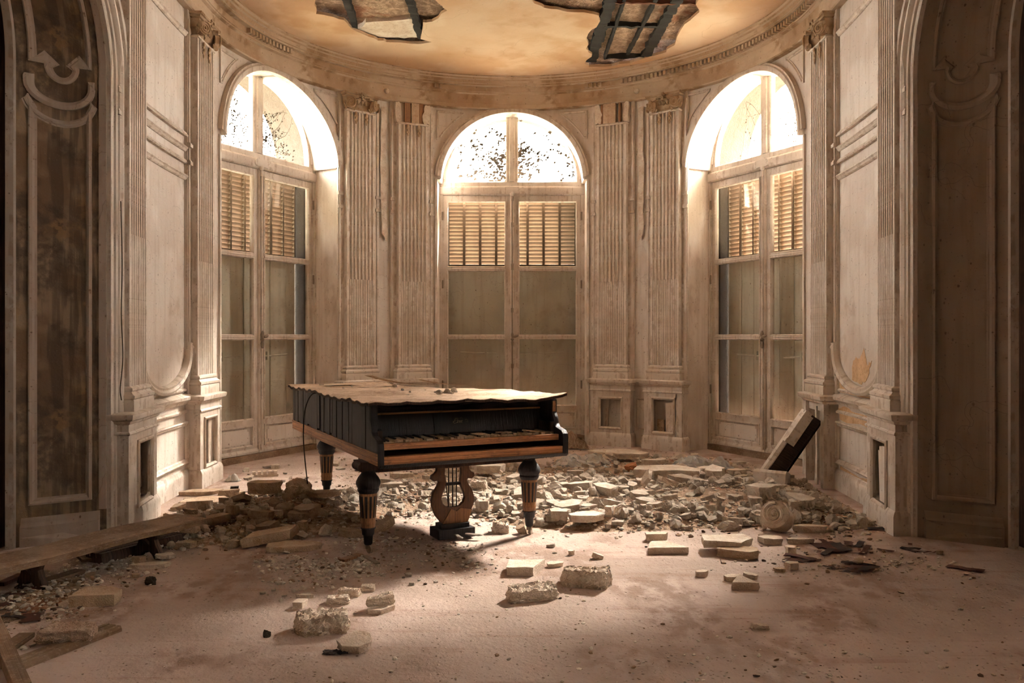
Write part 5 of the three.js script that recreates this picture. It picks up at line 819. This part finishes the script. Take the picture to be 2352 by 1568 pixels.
// the many: fragments of the dense field, each its own object
{
  const VAR = Array.from({ length: 14 }, (_, i) => i % 3 === 2 ? lumpGeo(700 + i, 1, 0.42, 0.8, 4, 0.4) : slabGeo(700 + i, 1, 0.75, 0.24, 5 + i % 3, 0.35, 0.06)), r = rng(PLY);
  const zones = [
    ['cream plaster fragment in the dense rubble between the piano and the right window', 'fragments of the rubble right of the piano', 128, [[1250, 1110], [1380, 1080], [1480, 1060], [1720, 1120], [1880, 1190], [1800, 1235], [1560, 1222], [1400, 1205], [1240, 1215]], 0.09, 0.30, M.plaster],
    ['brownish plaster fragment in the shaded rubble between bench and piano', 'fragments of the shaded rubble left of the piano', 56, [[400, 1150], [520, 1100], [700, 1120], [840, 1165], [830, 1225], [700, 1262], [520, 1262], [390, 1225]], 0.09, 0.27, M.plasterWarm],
    ['plaster fragment lying on the floor beneath the piano', 'fragments under the piano', 34, [[890, 1072], [1190, 1062], [1200, 1180], [1090, 1190], [900, 1190], [860, 1110]], 0.08, 0.24, M.plaster],
    ['small plaster bit strewn on the lit floor at the foot of the left and middle windows', 'bits at the far windows', 18, [[545, 1085], [720, 1052], [960, 1048], [1010, 1062], [760, 1110], [580, 1112]], 0.05, 0.13, M.plaster],
    ['plaster fragment near the foot of the right window', 'fragments at the right window', 20, [[1560, 1058], [1640, 1052], [1760, 1075], [1850, 1110], [1780, 1135], [1640, 1085]], 0.06, 0.18, M.plaster],
    ['small plaster piece scattered over the open floor before the piano', 'scattered pieces on the open floor', 30, [[560, 1290], [1000, 1262], [1240, 1250], [1420, 1265], [1300, 1300], [1000, 1340], [700, 1420], [600, 1380]], 0.02, 0.07, M.plaster],
    ['small broken bit of plaster or wood among the brown splinters by the right arch', 'bits by the right arch', 12, [[1850, 1210], [1960, 1170], [2060, 1235], [2230, 1290], [2100, 1330], [1900, 1290]], 0.03, 0.11, M.plasterWarm],
    ['small dull plaster bit in the litter around the bench legs', 'bits around the bench', 12, [[0, 1330], [120, 1310], [320, 1270], [430, 1285], [300, 1350], [140, 1390], [0, 1440]], 0.02, 0.08, M.plasterWarm],
  ];
  const inside = (P, x, y) => { let c = false; for (let i = 0, j = P.length - 1; i < P.length; j = i++) if ((P[i][1] > y) !== (P[j][1] > y) && x < (P[j][0] - P[i][0]) * (y - P[i][1]) / (P[j][1] - P[i][1]) + P[i][0]) c = !c; return c; };
  const made = [];
  for (const [label, group, n, poly, s0, s1, mat] of zones) {
    const xs = poly.map((p) => p[0]), ys = poly.map((p) => p[1]); let k = 0, guard = 0, proto = {};
    while (k < n && guard++ < 5000) {
      const x = lerp(Math.min(...xs), Math.max(...xs), r()), y = lerp(Math.min(...ys), Math.max(...ys), r()); if (!inside(poly, x, y)) continue;
      const [X, Z] = spot(x, y), v = Math.floor(r() * VAR.length), s = (s0 + (s1 - s0) * r() ** 1.9) * (v % 3 === 2 ? 0.6 : 1);
      const o = proto[v] ? proto[v].clone() : (proto[v] = new THREE.Mesh(VAR[v], mat)); o.name = numbered('plaster_fragment'); o.userData = { label, category: 'plaster fragment', group }; made.push(o); o.position.set(X, 0, -Z); kindOf.set(o, [s > (s0 + s1) / 2.4 ? 'bigger' : 'small', v % 3 === 2 ? 'lumpy' : 'flat']); o.castShadow = o.receiveShadow = true;
      o.position.set(X, groundAt(X, Z) + s * 0.02 * r(), -Z); const tl = r() < 0.25 ? 0.8 : 0.32; o.rotation.set((r() - 0.5) * tl, r() * 6.28, (r() - 0.5) * tl); o.scale.set(s, s * (0.8 + 0.7 * r()), s * (0.7 + 0.5 * r())); scene.add(o); k++;
    }
  }
  nameByLandmark(made, (o) => kindOf.get(o)[1] + ' plaster fragment');
}
// crumbs too small and many to count
{
  const r = rng(811), g1 = new THREE.IcosahedronGeometry(0.5, 0), q = g1.attributes.position; for (let i = 0; i < q.count; i++) { const h = Math.sin(q.getX(i) * 91 + q.getY(i) * 57 + q.getZ(i) * 33); q.setXYZ(i, q.getX(i) * (1 + 0.25 * h), q.getY(i) * 0.6, q.getZ(i) * (1 - 0.2 * h)); } g1.computeVertexNormals();
  const tint = (k) => new THREE.Color().setRGB(0.70 * k, 0.60 * k, 0.50 * k), mats = [], cols = [], m = new THREE.Matrix4(), c = new THREE.Color(), put = (X, Z, s, y) => { m.compose(new THREE.Vector3(X, y + s * 0.15, -Z), new THREE.Quaternion().setFromEuler(new THREE.Euler(r() - 0.5, r() * 6.28, r() - 0.5)), new THREE.Vector3(s, s * (0.5 + 0.6 * r()), s * (0.6 + 0.8 * r()))); mats.push(m.clone()); const t = r(); cols.push(t < 0.06 ? c.clone().setRGB(0.14, 0.09, 0.06) : t < 0.2 ? c.clone().setRGB(0.30, 0.19, 0.12) : tint(0.75 + 0.4 * r())); };
  const ok = (X, Z) => (Z > Z0 ? Math.hypot(X, Z - Z0) < 2.8 : Math.abs(X) < 2.75) && Z > 2.6;
  for (let i = 0; i < 15000; i++) { const k = MOUNDS[Math.floor(r() ** 1.3 * MOUNDS.length)], a = r() * 6.28, d = Math.sqrt(-Math.log(1 - r() * 0.97)) * 0.95, X = k[0] + Math.cos(a) * d * k[2], Z = k[1] + Math.sin(a) * d * k[3]; if (ok(X, Z)) put(X, Z, 0.007 + 0.036 * r() ** 5, Math.max(0, moundAt(X, Z) - 0.012)); }
  for (let i = 0; i < 14000; i++) { const X = (r() - 0.5) * 5.6, Z = 2.7 + 8.4 * r() ** 1.2; if (ok(X, Z) && samp(nz2, X, Z, 34) > 0.25 + 0.5 * r()) put(X, Z, 0.005 + 0.022 * r() ** 4, 0); }
  for (const [x, y, sx, sy, n] of [[800, 1300, 110, 22, 700], [880, 1240, 120, 15, 300], [1020, 1265, 90, 18, 300], [700, 1320, 70, 30, 350], [1080, 1300, 60, 25, 150], [640, 1290, 60, 20, 200], [250, 1310, 120, 30, 400], [120, 1390, 90, 40, 300], [1900, 1290, 180, 30, 350], [2050, 1300, 150, 25, 250], [1650, 1200, 200, 30, 300]]) for (let i = 0; i < n; i++) { const px = x + sx * (r() + r() + r() - 1.5) * 1.3, py = y + sy * (r() + r() + r() - 1.5) * 1.3, [X, Z] = spot(px, py); if (ok(X, Z)) put(X, Z, 0.005 + 0.028 * r() ** 4, Math.max(0, moundAt(X, Z) - 0.012)); }
  const I = new THREE.InstancedMesh(g1, std({ roughness: 0.95 }), mats.length); mats.forEach((x, i) => { I.setMatrixAt(i, x); I.setColorAt(i, cols[i]); }); I.name = 'plaster_crumbs'; I.castShadow = I.receiveShadow = true; I.userData = { kind: 'stuff', label: 'pale crumbs of plaster and dirt scattered thickly over the whole floor', category: 'crumbs' }; scene.add(I);
}

// broken pieces between the fragments, a few centimetres each
{
  const r = rng(853), shapes = [slabGeo(901, 1, 0.8, 0.28, 5), slabGeo(902, 1, 0.6, 0.35, 6), lumpGeo(903, 1, 0.5, 0.8, 2, 0.4)], m = new THREE.Matrix4(), lists = shapes.map(() => []);
  const inM = (X, Z) => (Z > Z0 ? Math.hypot(X, Z - Z0) < 2.7 : Math.abs(X) < 2.7) && moundAt(X, Z) > 0.012;
  for (let i = 0; i < 2000; i++) { const k = MOUNDS[Math.floor(r() ** 1.4 * (MOUNDS.length - 2.01))], a = r() * 6.28, d = Math.sqrt(r()) * 1.2, X = k[0] + Math.cos(a) * d * k[2], Z = k[1] + Math.sin(a) * d * k[3]; if (!inM(X, Z)) continue; const s = 0.03 + 0.085 * r() ** 2.2, w = Math.floor(r() * 3); m.compose(new THREE.Vector3(X, Math.max(0, moundAt(X, Z) - 0.02) + s * 0.1 * r(), -Z), new THREE.Quaternion().setFromEuler(new THREE.Euler((r() - 0.5) * 0.7, r() * 6.28, (r() - 0.5) * 0.7)), new THREE.Vector3(s, s * (0.8 + 0.6 * r()), s)); lists[w].push(m.clone()); }
  const t = thing('broken_plaster', 'countless small broken plaster pieces filling the rubble between the larger slabs', 'rubble'); t.userData.kind = 'stuff';
  lists.forEach((L, w) => { const I = new THREE.InstancedMesh(shapes[w], M.plaster, L.length); L.forEach((x, i) => I.setMatrixAt(i, x)); I.name = 'plaster_piece' + (w ? '_00' + w : ''); I.castShadow = I.receiveShadow = true; t.add(I); });
}
// ---------- fallen scrolls, timber, bench, plastic, papers, splinters ----------
function scroll(label, [px, py], k, ry, rx) {
  const [X, Z] = spot(px, py), t = local('fallen_volute', label, 'volute', [X, 0, -Z], ry), b = new MB();
  b.geo(new THREE.LatheGeometry([[0.001, 0], [0.075, 0], [0.086, 0.02], [0.078, 0.05], [0.07, 0.075], [0.078, 0.10], [0.090, 0.13], [0.088, 0.145], [0.07, 0.15], [0.001, 0.15]].map((p) => new THREE.Vector2(p[0] * k, p[1] * k)), 26), mat4(0, 0.088 * k, 0, Math.PI / 2 + rx, 0, 0).multiply(mat4(0, -0.075 * k, 0)));
  part(t, 'drum', b.build(straight, 0.7), M.plaster);
  const [g, mm] = spiral(0, 0, 0, 0.068 * k, 2.2, 0.010 * k, 1, 0), s = new MB(); s.geo(g, mat4(0, 0.088 * k, 0, rx, 0, 0).multiply(mat4(0, 0, 0.078 * k))); s.geo(new THREE.SphereGeometry(0.016 * k, 10, 8), mat4(0, 0.088 * k, 0, rx, 0, 0).multiply(mat4(0, 0, 0.082 * k)));
  part(t, 'spiral_band', s.build(straight, 0.8), M.plaster);
  const l = new MB(); for (let i = 0; i < 7; i++) l.geo(new THREE.SphereGeometry(0.02 * k, 8, 6), mat4(-0.05 * k - 0.008 * i * k, 0.05 * k - 0.004 * i * k + 0.012 * (i % 2) * k, 0.05 * k - 0.012 * i * k, 0.5, i, 0.4, 0.6, 1.8, 0.7)); part(t, 'leaf_carving', l.build(straight, 0.8), M.plaster);
  return t;
}
scroll('large fallen column scroll with spiral face, lying in the rubble at right', [1786, 1220], 1.15, -0.62, -0.45);
scroll('small fallen scroll on its side at the rubble edge, right of the piano', [1420, 1197], 0.72, 0.5, -0.2);
slab('smooth round-edged bar of plaster behind the large scroll', [1862, 1222], 0.24, 0.07, 0.05, 131, { ry: -0.1, sides: 6, rough: 0.1 });
// bench
{
  const dir = [0.444, 0.896], th = Math.atan2(dir[1], dir[0]), t = local('wooden_bench', 'long low weathered wooden bench with two dark trestle legs at left', 'bench', [-2.50, 0, -5.03], th);
  const g = new MB(), r = rng(901); let p = null; for (let i = 0; i <= 30; i++) { const x = lerp(-0.86, 0.78, i / 30), e = 0.004, a = -0.145 + (r() - 0.5) * e, b = 0.145 + (r() - 0.5) * e * 2, y = 0.205 + 0.004 * Math.sin(i * 0.4), q = [[x, y - 0.002, a], [x, y + 0.002 * r(), a + 0.01], [x, y, b - 0.012], [x, y - 0.008, b], [x, y - 0.042, b - 0.004], [x, y - 0.045, a]]; if (p) for (let k = 0; k < 6; k++) g.quad(p[k], q[k], q[(k + 1) % 6], p[(k + 1) % 6]); else { g.quad(q[0], q[1], q[2], q[3]); g.quad(q[0], q[3], q[4], q[5]); } p = q; } g.quad(p[0], p[1], p[2], p[3]); g.quad(p[0], p[3], p[4], p[5]);
  part(t, 'seat', g.build(straight, 0.5), M.benchwood);
  const prof = [[-0.115, 0], [-0.07, 0], [-0.045, 0.03], [-0.015, 0.05], [0.015, 0.05], [0.045, 0.03], [0.07, 0], [0.115, 0], [0.105, 0.045], [0.078, 0.085], [0.066, 0.12], [0.08, 0.15], [0.11, 0.163], [-0.11, 0.163], [-0.08, 0.15], [-0.066, 0.12], [-0.078, 0.085], [-0.105, 0.045]];
  for (const x of [-0.33, 0.45]) {
    const s = new THREE.Shape(prof.map((q) => new THREE.Vector2(...q))), e = new THREE.ExtrudeGeometry(s, { depth: 0.032, bevelEnabled: true, bevelSize: 0.003, bevelThickness: 0.003, bevelSegments: 1 }); e.translate(0, 0, -0.016); e.rotateY(Math.PI / 2); e.translate(x, 0, 0);
    const L = part(t, 'leg', new MB().geo(e).build(straight, 0.5), M.oldwood);
    for (const k of [-1, 1]) part(L, 'brace', new MB().geo(new THREE.BoxGeometry(0.12, 0.014, 0.05), mat4(x + k * 0.045, 0.125, 0, 0, 0, k * 0.85)).build(straight), M.oldwood);
  }
}
// timber
function board(label, cat, A, C, w, th, mat, { y = 0.0, tilt = 0, roll = 0, prof } = {}) {     // a board from A to C on the floor
  const L = Math.hypot(C[0] - A[0], C[1] - A[1]), a = Math.atan2(C[1] - A[1], C[0] - A[0]), t = local(cat.replace(' ', '_'), label, cat, [(A[0] + C[0]) / 2, y, -(A[1] + C[1]) / 2], a); t.rotation.set(roll, a, tilt, 'YZX');
  const p = prof ?? [[0, -w / 2], [th, -w / 2], [th, w / 2], [0, w / 2]], g = new MB(); g.sweepU(p, -L / 2, L / 2); g.quad([-L / 2, 0, -w / 2], [L / 2, 0, -w / 2], [L / 2, 0, w / 2], [-L / 2, 0, w / 2]); part(t, 'board_face', g.build((v) => v.set(v.x, v.y, v.z), 0.4), mat); return t;
}
const S2 = (px, py) => spot(px, py).slice(0, 2), grooved = (w, h) => [[0, -w / 2], [h, -w / 2], [h, -w * 0.3], [h * 0.6, -w * 0.27], [h * 0.6, -w * 0.2], [h, -w * 0.17], [h, w * 0.1], [h * 0.55, w * 0.13], [h * 0.55, w * 0.2], [h, w * 0.23], [h, w * 0.42], [h * 0.5, w / 2], [0, w / 2]];
board('dark moulded board lying on the floor behind the bench', 'fallen board', S2(215, 1292), S2(545, 1208), 0.15, 0.055, M.oldwood, { prof: grooved(0.15, 0.06) });
board('thin dark batten lying in front of the dark moulded board', 'fallen board', S2(300, 1262), S2(530, 1222), 0.05, 0.03, M.oldwood);
board('grooved pale plank under the pink-grey crumbly slab', 'wooden plank', S2(20, 1540), S2(262, 1446), 0.10, 0.024, M.benchwood, { prof: grooved(0.10, 0.026) });
board('short grey plank between the grooved plank and the front left corner', 'wooden plank', S2(15, 1495), S2(62, 1462), 0.07, 0.02, M.benchwood);
board('heavy wooden rail crossing the front left corner of the floor', 'wooden rail', [-2.45, 4.05], [-1.86, 3.26], 0.06, 0.05, M.benchwood, { y: 0.03 });
board('second wooden rail, outermost at the front left corner', 'wooden rail', [-2.42, 3.74], [-1.96, 3.12], 0.05, 0.04, M.benchwood);
board('worn floor board under the bench pointing at its left leg', 'wooden plank', S2(100, 1345), S2(185, 1318), 0.08, 0.02, M.benchwood, { y: 0.01 });
board('short upright-grained plank beneath the middle of the bench', 'wooden plank', S2(176, 1268), S2(205, 1292), 0.08, 0.018, M.benchwood, { y: 0.008 });
board('reddish broken slat left of the bench leg', 'wood strip', S2(0, 1350), S2(50, 1328), 0.05, 0.02, M.redwood, { y: 0.01 });
board('brown wooden slat lying before the piano beside its left caster', 'wood strip', S2(785, 1290), S2(826, 1276), 0.05, 0.016, M.walnut);
board('grey metal strip lying under the left caster of the piano', 'metal strip', S2(838, 1278), S2(868, 1296), 0.03, 0.01, M.iron2);
board('long pale moulding strip at the foot of the outer right pedestal', 'wooden strip', S2(1964, 1180), S2(2028, 1214), 0.035, 0.02, M.joinery);
board('flat dark plank lying in front of the fallen block at right', 'wooden plank', S2(1680, 1120), S2(1790, 1134), 0.16, 0.02, M.benchwood, { y: 0.02 });
board('thin torn lath on top of the rubble near the leaning board', 'wood strip', S2(1715, 1120), S2(1740, 1128), 0.05, 0.03, M.darkwood, { y: 0.04 });
// the pedestal front that fell and leans on the frontless pedestal
{
  const A = new THREE.Vector3(2.40, 0.05, -8.02), C = new THREE.Vector3(2.80, 0.66, -7.97), t = local('leaning_board', 'dark hollow-backed pedestal board fallen aslant against the frontless pedestal at right', 'board', A.toArray(), 0), d = C.clone().sub(A), L = d.length(), up = new THREE.Vector3(0.30, 0.0, 0.95).normalize(), x = d.clone().normalize(), z = up.clone().addScaledVector(x, -up.dot(x)).normalize(), y = z.clone().cross(x);
  const mm = new THREE.Matrix4().makeBasis(x, y, z), B = (m2) => { const g = m2.build(straight, 0.4); g.applyMatrix4(mm); return g; };
  part(t, 'board_back', B(new MB().box(0, L, -0.095, 0.085, -0.02, 0)), M.darkwood);
  part(t, 'board_edge', B(new MB().sweepU([[0.085, 0.0], [0.085, 0.03], [0.10, 0.036], [0.112, 0.024], [0.124, 0.01], [0.124, -0.03], [0.105, -0.03]], 0, L)), M.joinery);
  part(t, 'board_edge', B(new MB().box(0, L, -0.12, -0.10, -0.03, 0.0)), M.darkwood);
  part(t, 'broken_bead', B(new MB().box(L - 0.34, L - 0.02, 0.02, 0.13, 0.0, 0.05).box(L - 0.30, L, 0.06, 0.135, 0.05, 0.065)), M.joinery);
}
{ const t = local('pedestal_skirting', 'white skirting block with brown scratches at the foot of the leaning board', 'skirting block', [2.37, 0, -7.86], -0.62); part(t, 'block_face', new MB().sweepU([[0.0, -0.06], [0.0, 0.06], [0.10, 0.075], [0.13, 0.06], [0.135, 0.02], [0.13, -0.06]], -0.15, 0.15).build((v) => { const c = Math.cos(-0.35), s = Math.sin(-0.35), y = v.y * c - v.z * s, z = v.y * s + v.z * c; v.set(v.x, y + 0.035, z); }, 0.4), M.joinery); }
// crumpled plastic sheet
function crumple(name, label, cat, [px, py], W, H, D, seed, mat) {
  const n = mat === M.plastic ? 20 : 11, g = new THREE.PlaneGeometry(1, 1, n, n), p = g.attributes.position, [X, Z] = spot(px, py), r = rng(seed * 31), pk = Array.from({ length: 7 }, () => [(r() - 0.5) * 0.75, (r() - 0.5) * 0.7, 0.10 + 0.16 * r(), 0.45 + 0.55 * r()]);
  for (let i = 0; i < p.count; i++) { const u = p.getX(i), v = p.getY(i), e = 1 - Math.hypot(u, v) * 1.9; let h = 0.10; for (const [a, b, c, d] of pk) h = Math.max(h, d * (1 - Math.hypot(u - a, v - b) / (c * 1.9))); p.setXYZ(i, u * W * 1.15 + (r() - 0.5) * W * 0.07, Math.max(0.003 + 0.008 * r(), H * (h + 0.30 * (r() - 0.5)) * sstep(-0.1, 0.4, e)), v * D * 1.15 + (r() - 0.5) * D * 0.09); }
  const q = g.toNonIndexed(); q.computeVertexNormals(); const o = new THREE.Mesh(toCreasedNormals(q, 0.25), mat); o.name = numbered(name); o.position.set(X, groundAt(X, Z), -Z); o.userData = { label, category: cat }; o.castShadow = o.receiveShadow = true; scene.add(o); return o;
}
crumple('plastic_sheet', 'crumpled clear plastic sheet just right of the piano end', 'plastic sheet', [1342, 1070], 0.60, 0.15, 0.34, 3, M.plastic);
crumple('plastic_sheet', 'crumpled clear plastic sheet on the slabs below the right window', 'plastic sheet', [1612, 1082], 0.54, 0.16, 0.32, 8, M.plastic);
crumple('paper_scrap', 'crumpled bluish white paper scrap below the rear leg of the piano', 'paper', [708, 1146], 0.15, 0.06, 0.10, 5, std({ color: lin(0.5, 0.5, 0.54) }));
crumple('paper_scrap', 'torn white paper scrap at the foot of the left inner pedestal', 'paper', [536, 1104], 0.13, 0.09, 0.10, 6, std({ color: lin(0.66, 0.62, 0.58) }));
crumple('cloth_rag', 'dark rag half buried beside the flat foreground slab', 'rag', [772, 1500], 0.10, 0.02, 0.05, 7, std({ color: lin(0.06, 0.05, 0.05) }));
crumple('bramble_heap', 'brown dusty heap of torn wallpaper in the corner behind the piano end', 'debris heap', [1320, 1030], 0.30, 0.26, 0.2, 9, M.rubbleBed);
{ const [X, Z] = spot(608, 1094), t = local('dentil_strip', 'short broken strip of white dentil moulding on the floor below the left window', 'moulding', [X, 0, -Z], 0.35); part(t, 'strip', new MB().box(-0.13, 0.13, 0, 0.025, -0.03, 0.03).build(straight), M.plaster); for (let i = 0; i < 5; i++) part(t, 'dentil', new MB().box(-0.12 + i * 0.052, -0.088 + i * 0.052, 0.025, 0.055, -0.025, 0.03).build(straight), M.plaster); }
{ const [X, Z] = spot(536, 1136), t = local('wood_block', 'small dark block of wood standing on end left of the rubble', 'wood block', [X, 0, -Z], 0.3); part(t, 'block_body', new MB().box(-0.035, 0.035, 0, 0.075, -0.02, 0.02).build((v) => v.set(v.x + v.y * 0.15, v.y, v.z)), M.darkwood); }
// brown rotten splinters and curled flakes
{
  const r = rng(977), flake = Array.from({ length: 4 }, (_, k) => { const g = new MB(); let p = null; const w = 0.25 + 0.1 * k; for (let i = 0; i <= 6; i++) { const t = i / 6 - 0.5, y = 0.10 * (0.3 + Math.cos(t * 3 + k)) * (k % 2 ? 1 : 0.4), q = [[t, Math.max(0.01, y), -w * (0.6 + 0.4 * r())], [t, Math.max(0.01, y + 0.03 * r()), w * (0.6 + 0.4 * r())]]; if (p) { g.quad(p[0], q[0], q[1], p[1]); g.quad([p[0][0], p[0][1] - 0.03, p[0][2]], [q[0][0], q[0][1] - 0.03, q[0][2]], [q[1][0], q[1][1] - 0.03, q[1][2]], [p[1][0], p[1][1] - 0.03, p[1][2]]); } p = q; } return g.build(straight, 0.6); });
  for (const [label, group, list, n, s0, s1] of [['rust-brown splinter of rotten wood strewn by the right arch', 'splinters by the right arch', [[1960, 1195, 90, 14], [2040, 1225, 60, 10], [1935, 1262, 60, 10], [1930, 1305, 70, 8], [2090, 1262, 80, 14], [2260, 1310, 60, 8], [1850, 1285, 30, 6]], 62, 0.06, 0.22], ['dark splinter of rotten wood in the litter at the front left', 'splinters at the front left', [[70, 1405, 70, 25], [40, 1350, 60, 18], [230, 1272, 80, 8]], 30, 0.05, 0.18]]) {
    const made = [];
    for (let k = 0; k < n; k++) { const L = list[Math.floor(r() * list.length)], px = L[0] + L[2] * (r() * 2 - 1), py = L[1] + L[3] * (r() * 2 - 1), [X, Z] = spot(px, py), s = s0 + (s1 - s0) * r() ** 2; if (Math.abs(X) > 2.75) continue; const o = new THREE.Mesh(flake[k % 4], k % 3 ? M.redwood : M.darkwood); o.name = numbered('wood_splinter'); o.userData = { label, category: 'splinter', group }; o.position.set(X, groundAt(X, Z) + 0.004 + 0.012 * r(), -Z); o.rotation.set(0, r() * 6.28, 0); o.scale.set(s, s * 0.6, s * (0.25 + 0.5 * r())); o.castShadow = o.receiveShadow = true; scene.add(o); made.push(o); }
    nameByLandmark(made, (o) => o.material === M.redwood ? 'rust-brown splinter' : 'blackish splinter');
  }
}
// crumbs of plaster on the piano lid
{
  const r = rng(991), g = [lumpGeo(41, 1, 0.5, 0.8, 1, 0.4), slabGeo(42, 1, 0.7, 0.2, 5)], a = 26.3 * Math.PI / 180, c = Math.cos(a), s = Math.sin(a); let first = [];
  const spots = Array.from({ length: 16 }, (_, i) => i < 3 ? [0.62 + 0.1 * i, 0.55 + 0.1 * i, 0.055] : [0.1 + 0.75 * r(), 0.6 + 1.5 * r(), 0.018 + 0.045 * r()]).sort((p, q) => p[1] - q[1]), ord = 'first second third fourth fifth sixth seventh eighth ninth tenth eleventh twelfth thirteenth fourteenth fifteenth sixteenth'.split(' ');
  spots.forEach(([x, b, q], i) => { const k = i % 2, o = first[k] ? first[k].clone() : (first[k] = new THREE.Mesh(g[k], M.plaster)); o.name = numbered('lid_plaster_crumb'); o.userData = { label: 'small plaster crumb on the dusty piano lid, ' + ord[i] + ' from its front edge', category: 'plaster crumb', group: 'plaster crumbs on the piano lid' }; o.position.set(-0.83 + x * c - b * s, 0.986, -5.30 - x * s - b * c); o.rotation.set(0, r() * 6, 0); o.scale.setScalar(q); o.castShadow = o.receiveShadow = true; scene.add(o); });
}
// dead creeper and dirt caught outside the fanlights
{
  const twig = new Map();
  for (const [k, n, seed, where] of [[0, 3, 5, 'middle'], [1, 2, 6, 'left'], [2, 2, 7, 'right']]) for (let j = 0; j < n; j++) {
    const r = rng(seed * 100 + j), wm = winMap(k), t = thing('dead_creeper', `dead dry creeper ${['hanging from the arch outside', 'crossing low outside', 'straggling up outside'][j]} the fanlight of the ${where} window`, 'creeper', [3.35 * Math.sin(WIN_A[k]), 3.5, -(Z0 + 3.35 * Math.cos(WIN_A[k]))]);
    const g = new MB(), lf = new MB(), grow = (x, y, a, L, rad, dep) => { const pts = []; for (let i = 0; i <= 8; i++) { pts.push(new THREE.Vector3(x, y, -0.10 - 0.02 * r())); a += (r() - 0.5) * 0.7; x += Math.cos(a) * L / 8; y += Math.sin(a) * L / 8; if (Math.hypot(x, Math.max(0, y - 3.52)) > 0.86 || y < 3.44) break; if (dep > 0 && r() < 0.45) grow(x, y, a + (r() - 0.5) * 2.4, L * 0.6, rad * 0.7, dep - 1); if (r() < 0.7) for (let q = 0; q < (k ? 2 : 3); q++) { const s = (k ? 0.004 : 0.008) + (k ? 0.012 : 0.020) * r() ** 2, an = r() * 6.28, ex = (r() - 0.5) * 0.06, ey = (r() - 0.5) * 0.06; lf.quad([x + ex - s, y + ey, -0.10], [x + ex + s * 0.3 * Math.cos(an), y + ey - s * 0.8, -0.105], [x + ex + s, y + ey + s * 0.3, -0.095], [x + ex, y + ey + s, -0.10]); } } if (pts.length > 2) g.geo(new THREE.TubeGeometry(new THREE.CatmullRomCurve3(pts), 12, rad, 4)); };
    const st = k === 0 ? [[0.2, 4.2, -1.5], [-0.7, 3.55, 0.7], [0.45, 4.0, -0.7]][j] : k === 1 ? [[0.62, 4.1, -2.2], [-0.25, 4.2, -1.4]][j] : [[-0.45, 4.2, -1.0], [0.35, 4.1, -1.2]][j];
    for (let q = 0; q < 3; q++) grow(st[0] + 0.1 * q * (r() - 0.5), st[1], st[2] + (q - 1) * 0.5, 0.7, 0.0026, 2);
    part(t, 'stem', g.build(wm, 0.8), M.dirt); const L = part(t, 'dead_leaves', lf.build(wm, 0), M.dirt);
  }
}

// loose cable down the left outer pilaster
{ const c = new THREE.CatmullRomCurve3([[0.02, 2.35], [0.0, 1.9], [0.012, 1.55], [-0.012, 1.25], [0.01, 1.12], [0.03, 1.02], [0.01, 0.95]].map(([du, y]) => { const [X, Z] = plan(-(UO + 0.30 + du), 0.075); return new THREE.Vector3(X, y, -Z); })), t = thing('loose_cable', 'thin dark cable hanging down beside the pilaster by the left arch', 'cable', [c.points[0].x, 0.95, c.points[0].z]); part(t, 'wire', new THREE.TubeGeometry(c, 50, 0.0035, 5), M.dirt); }
renderer.render(scene, camera);
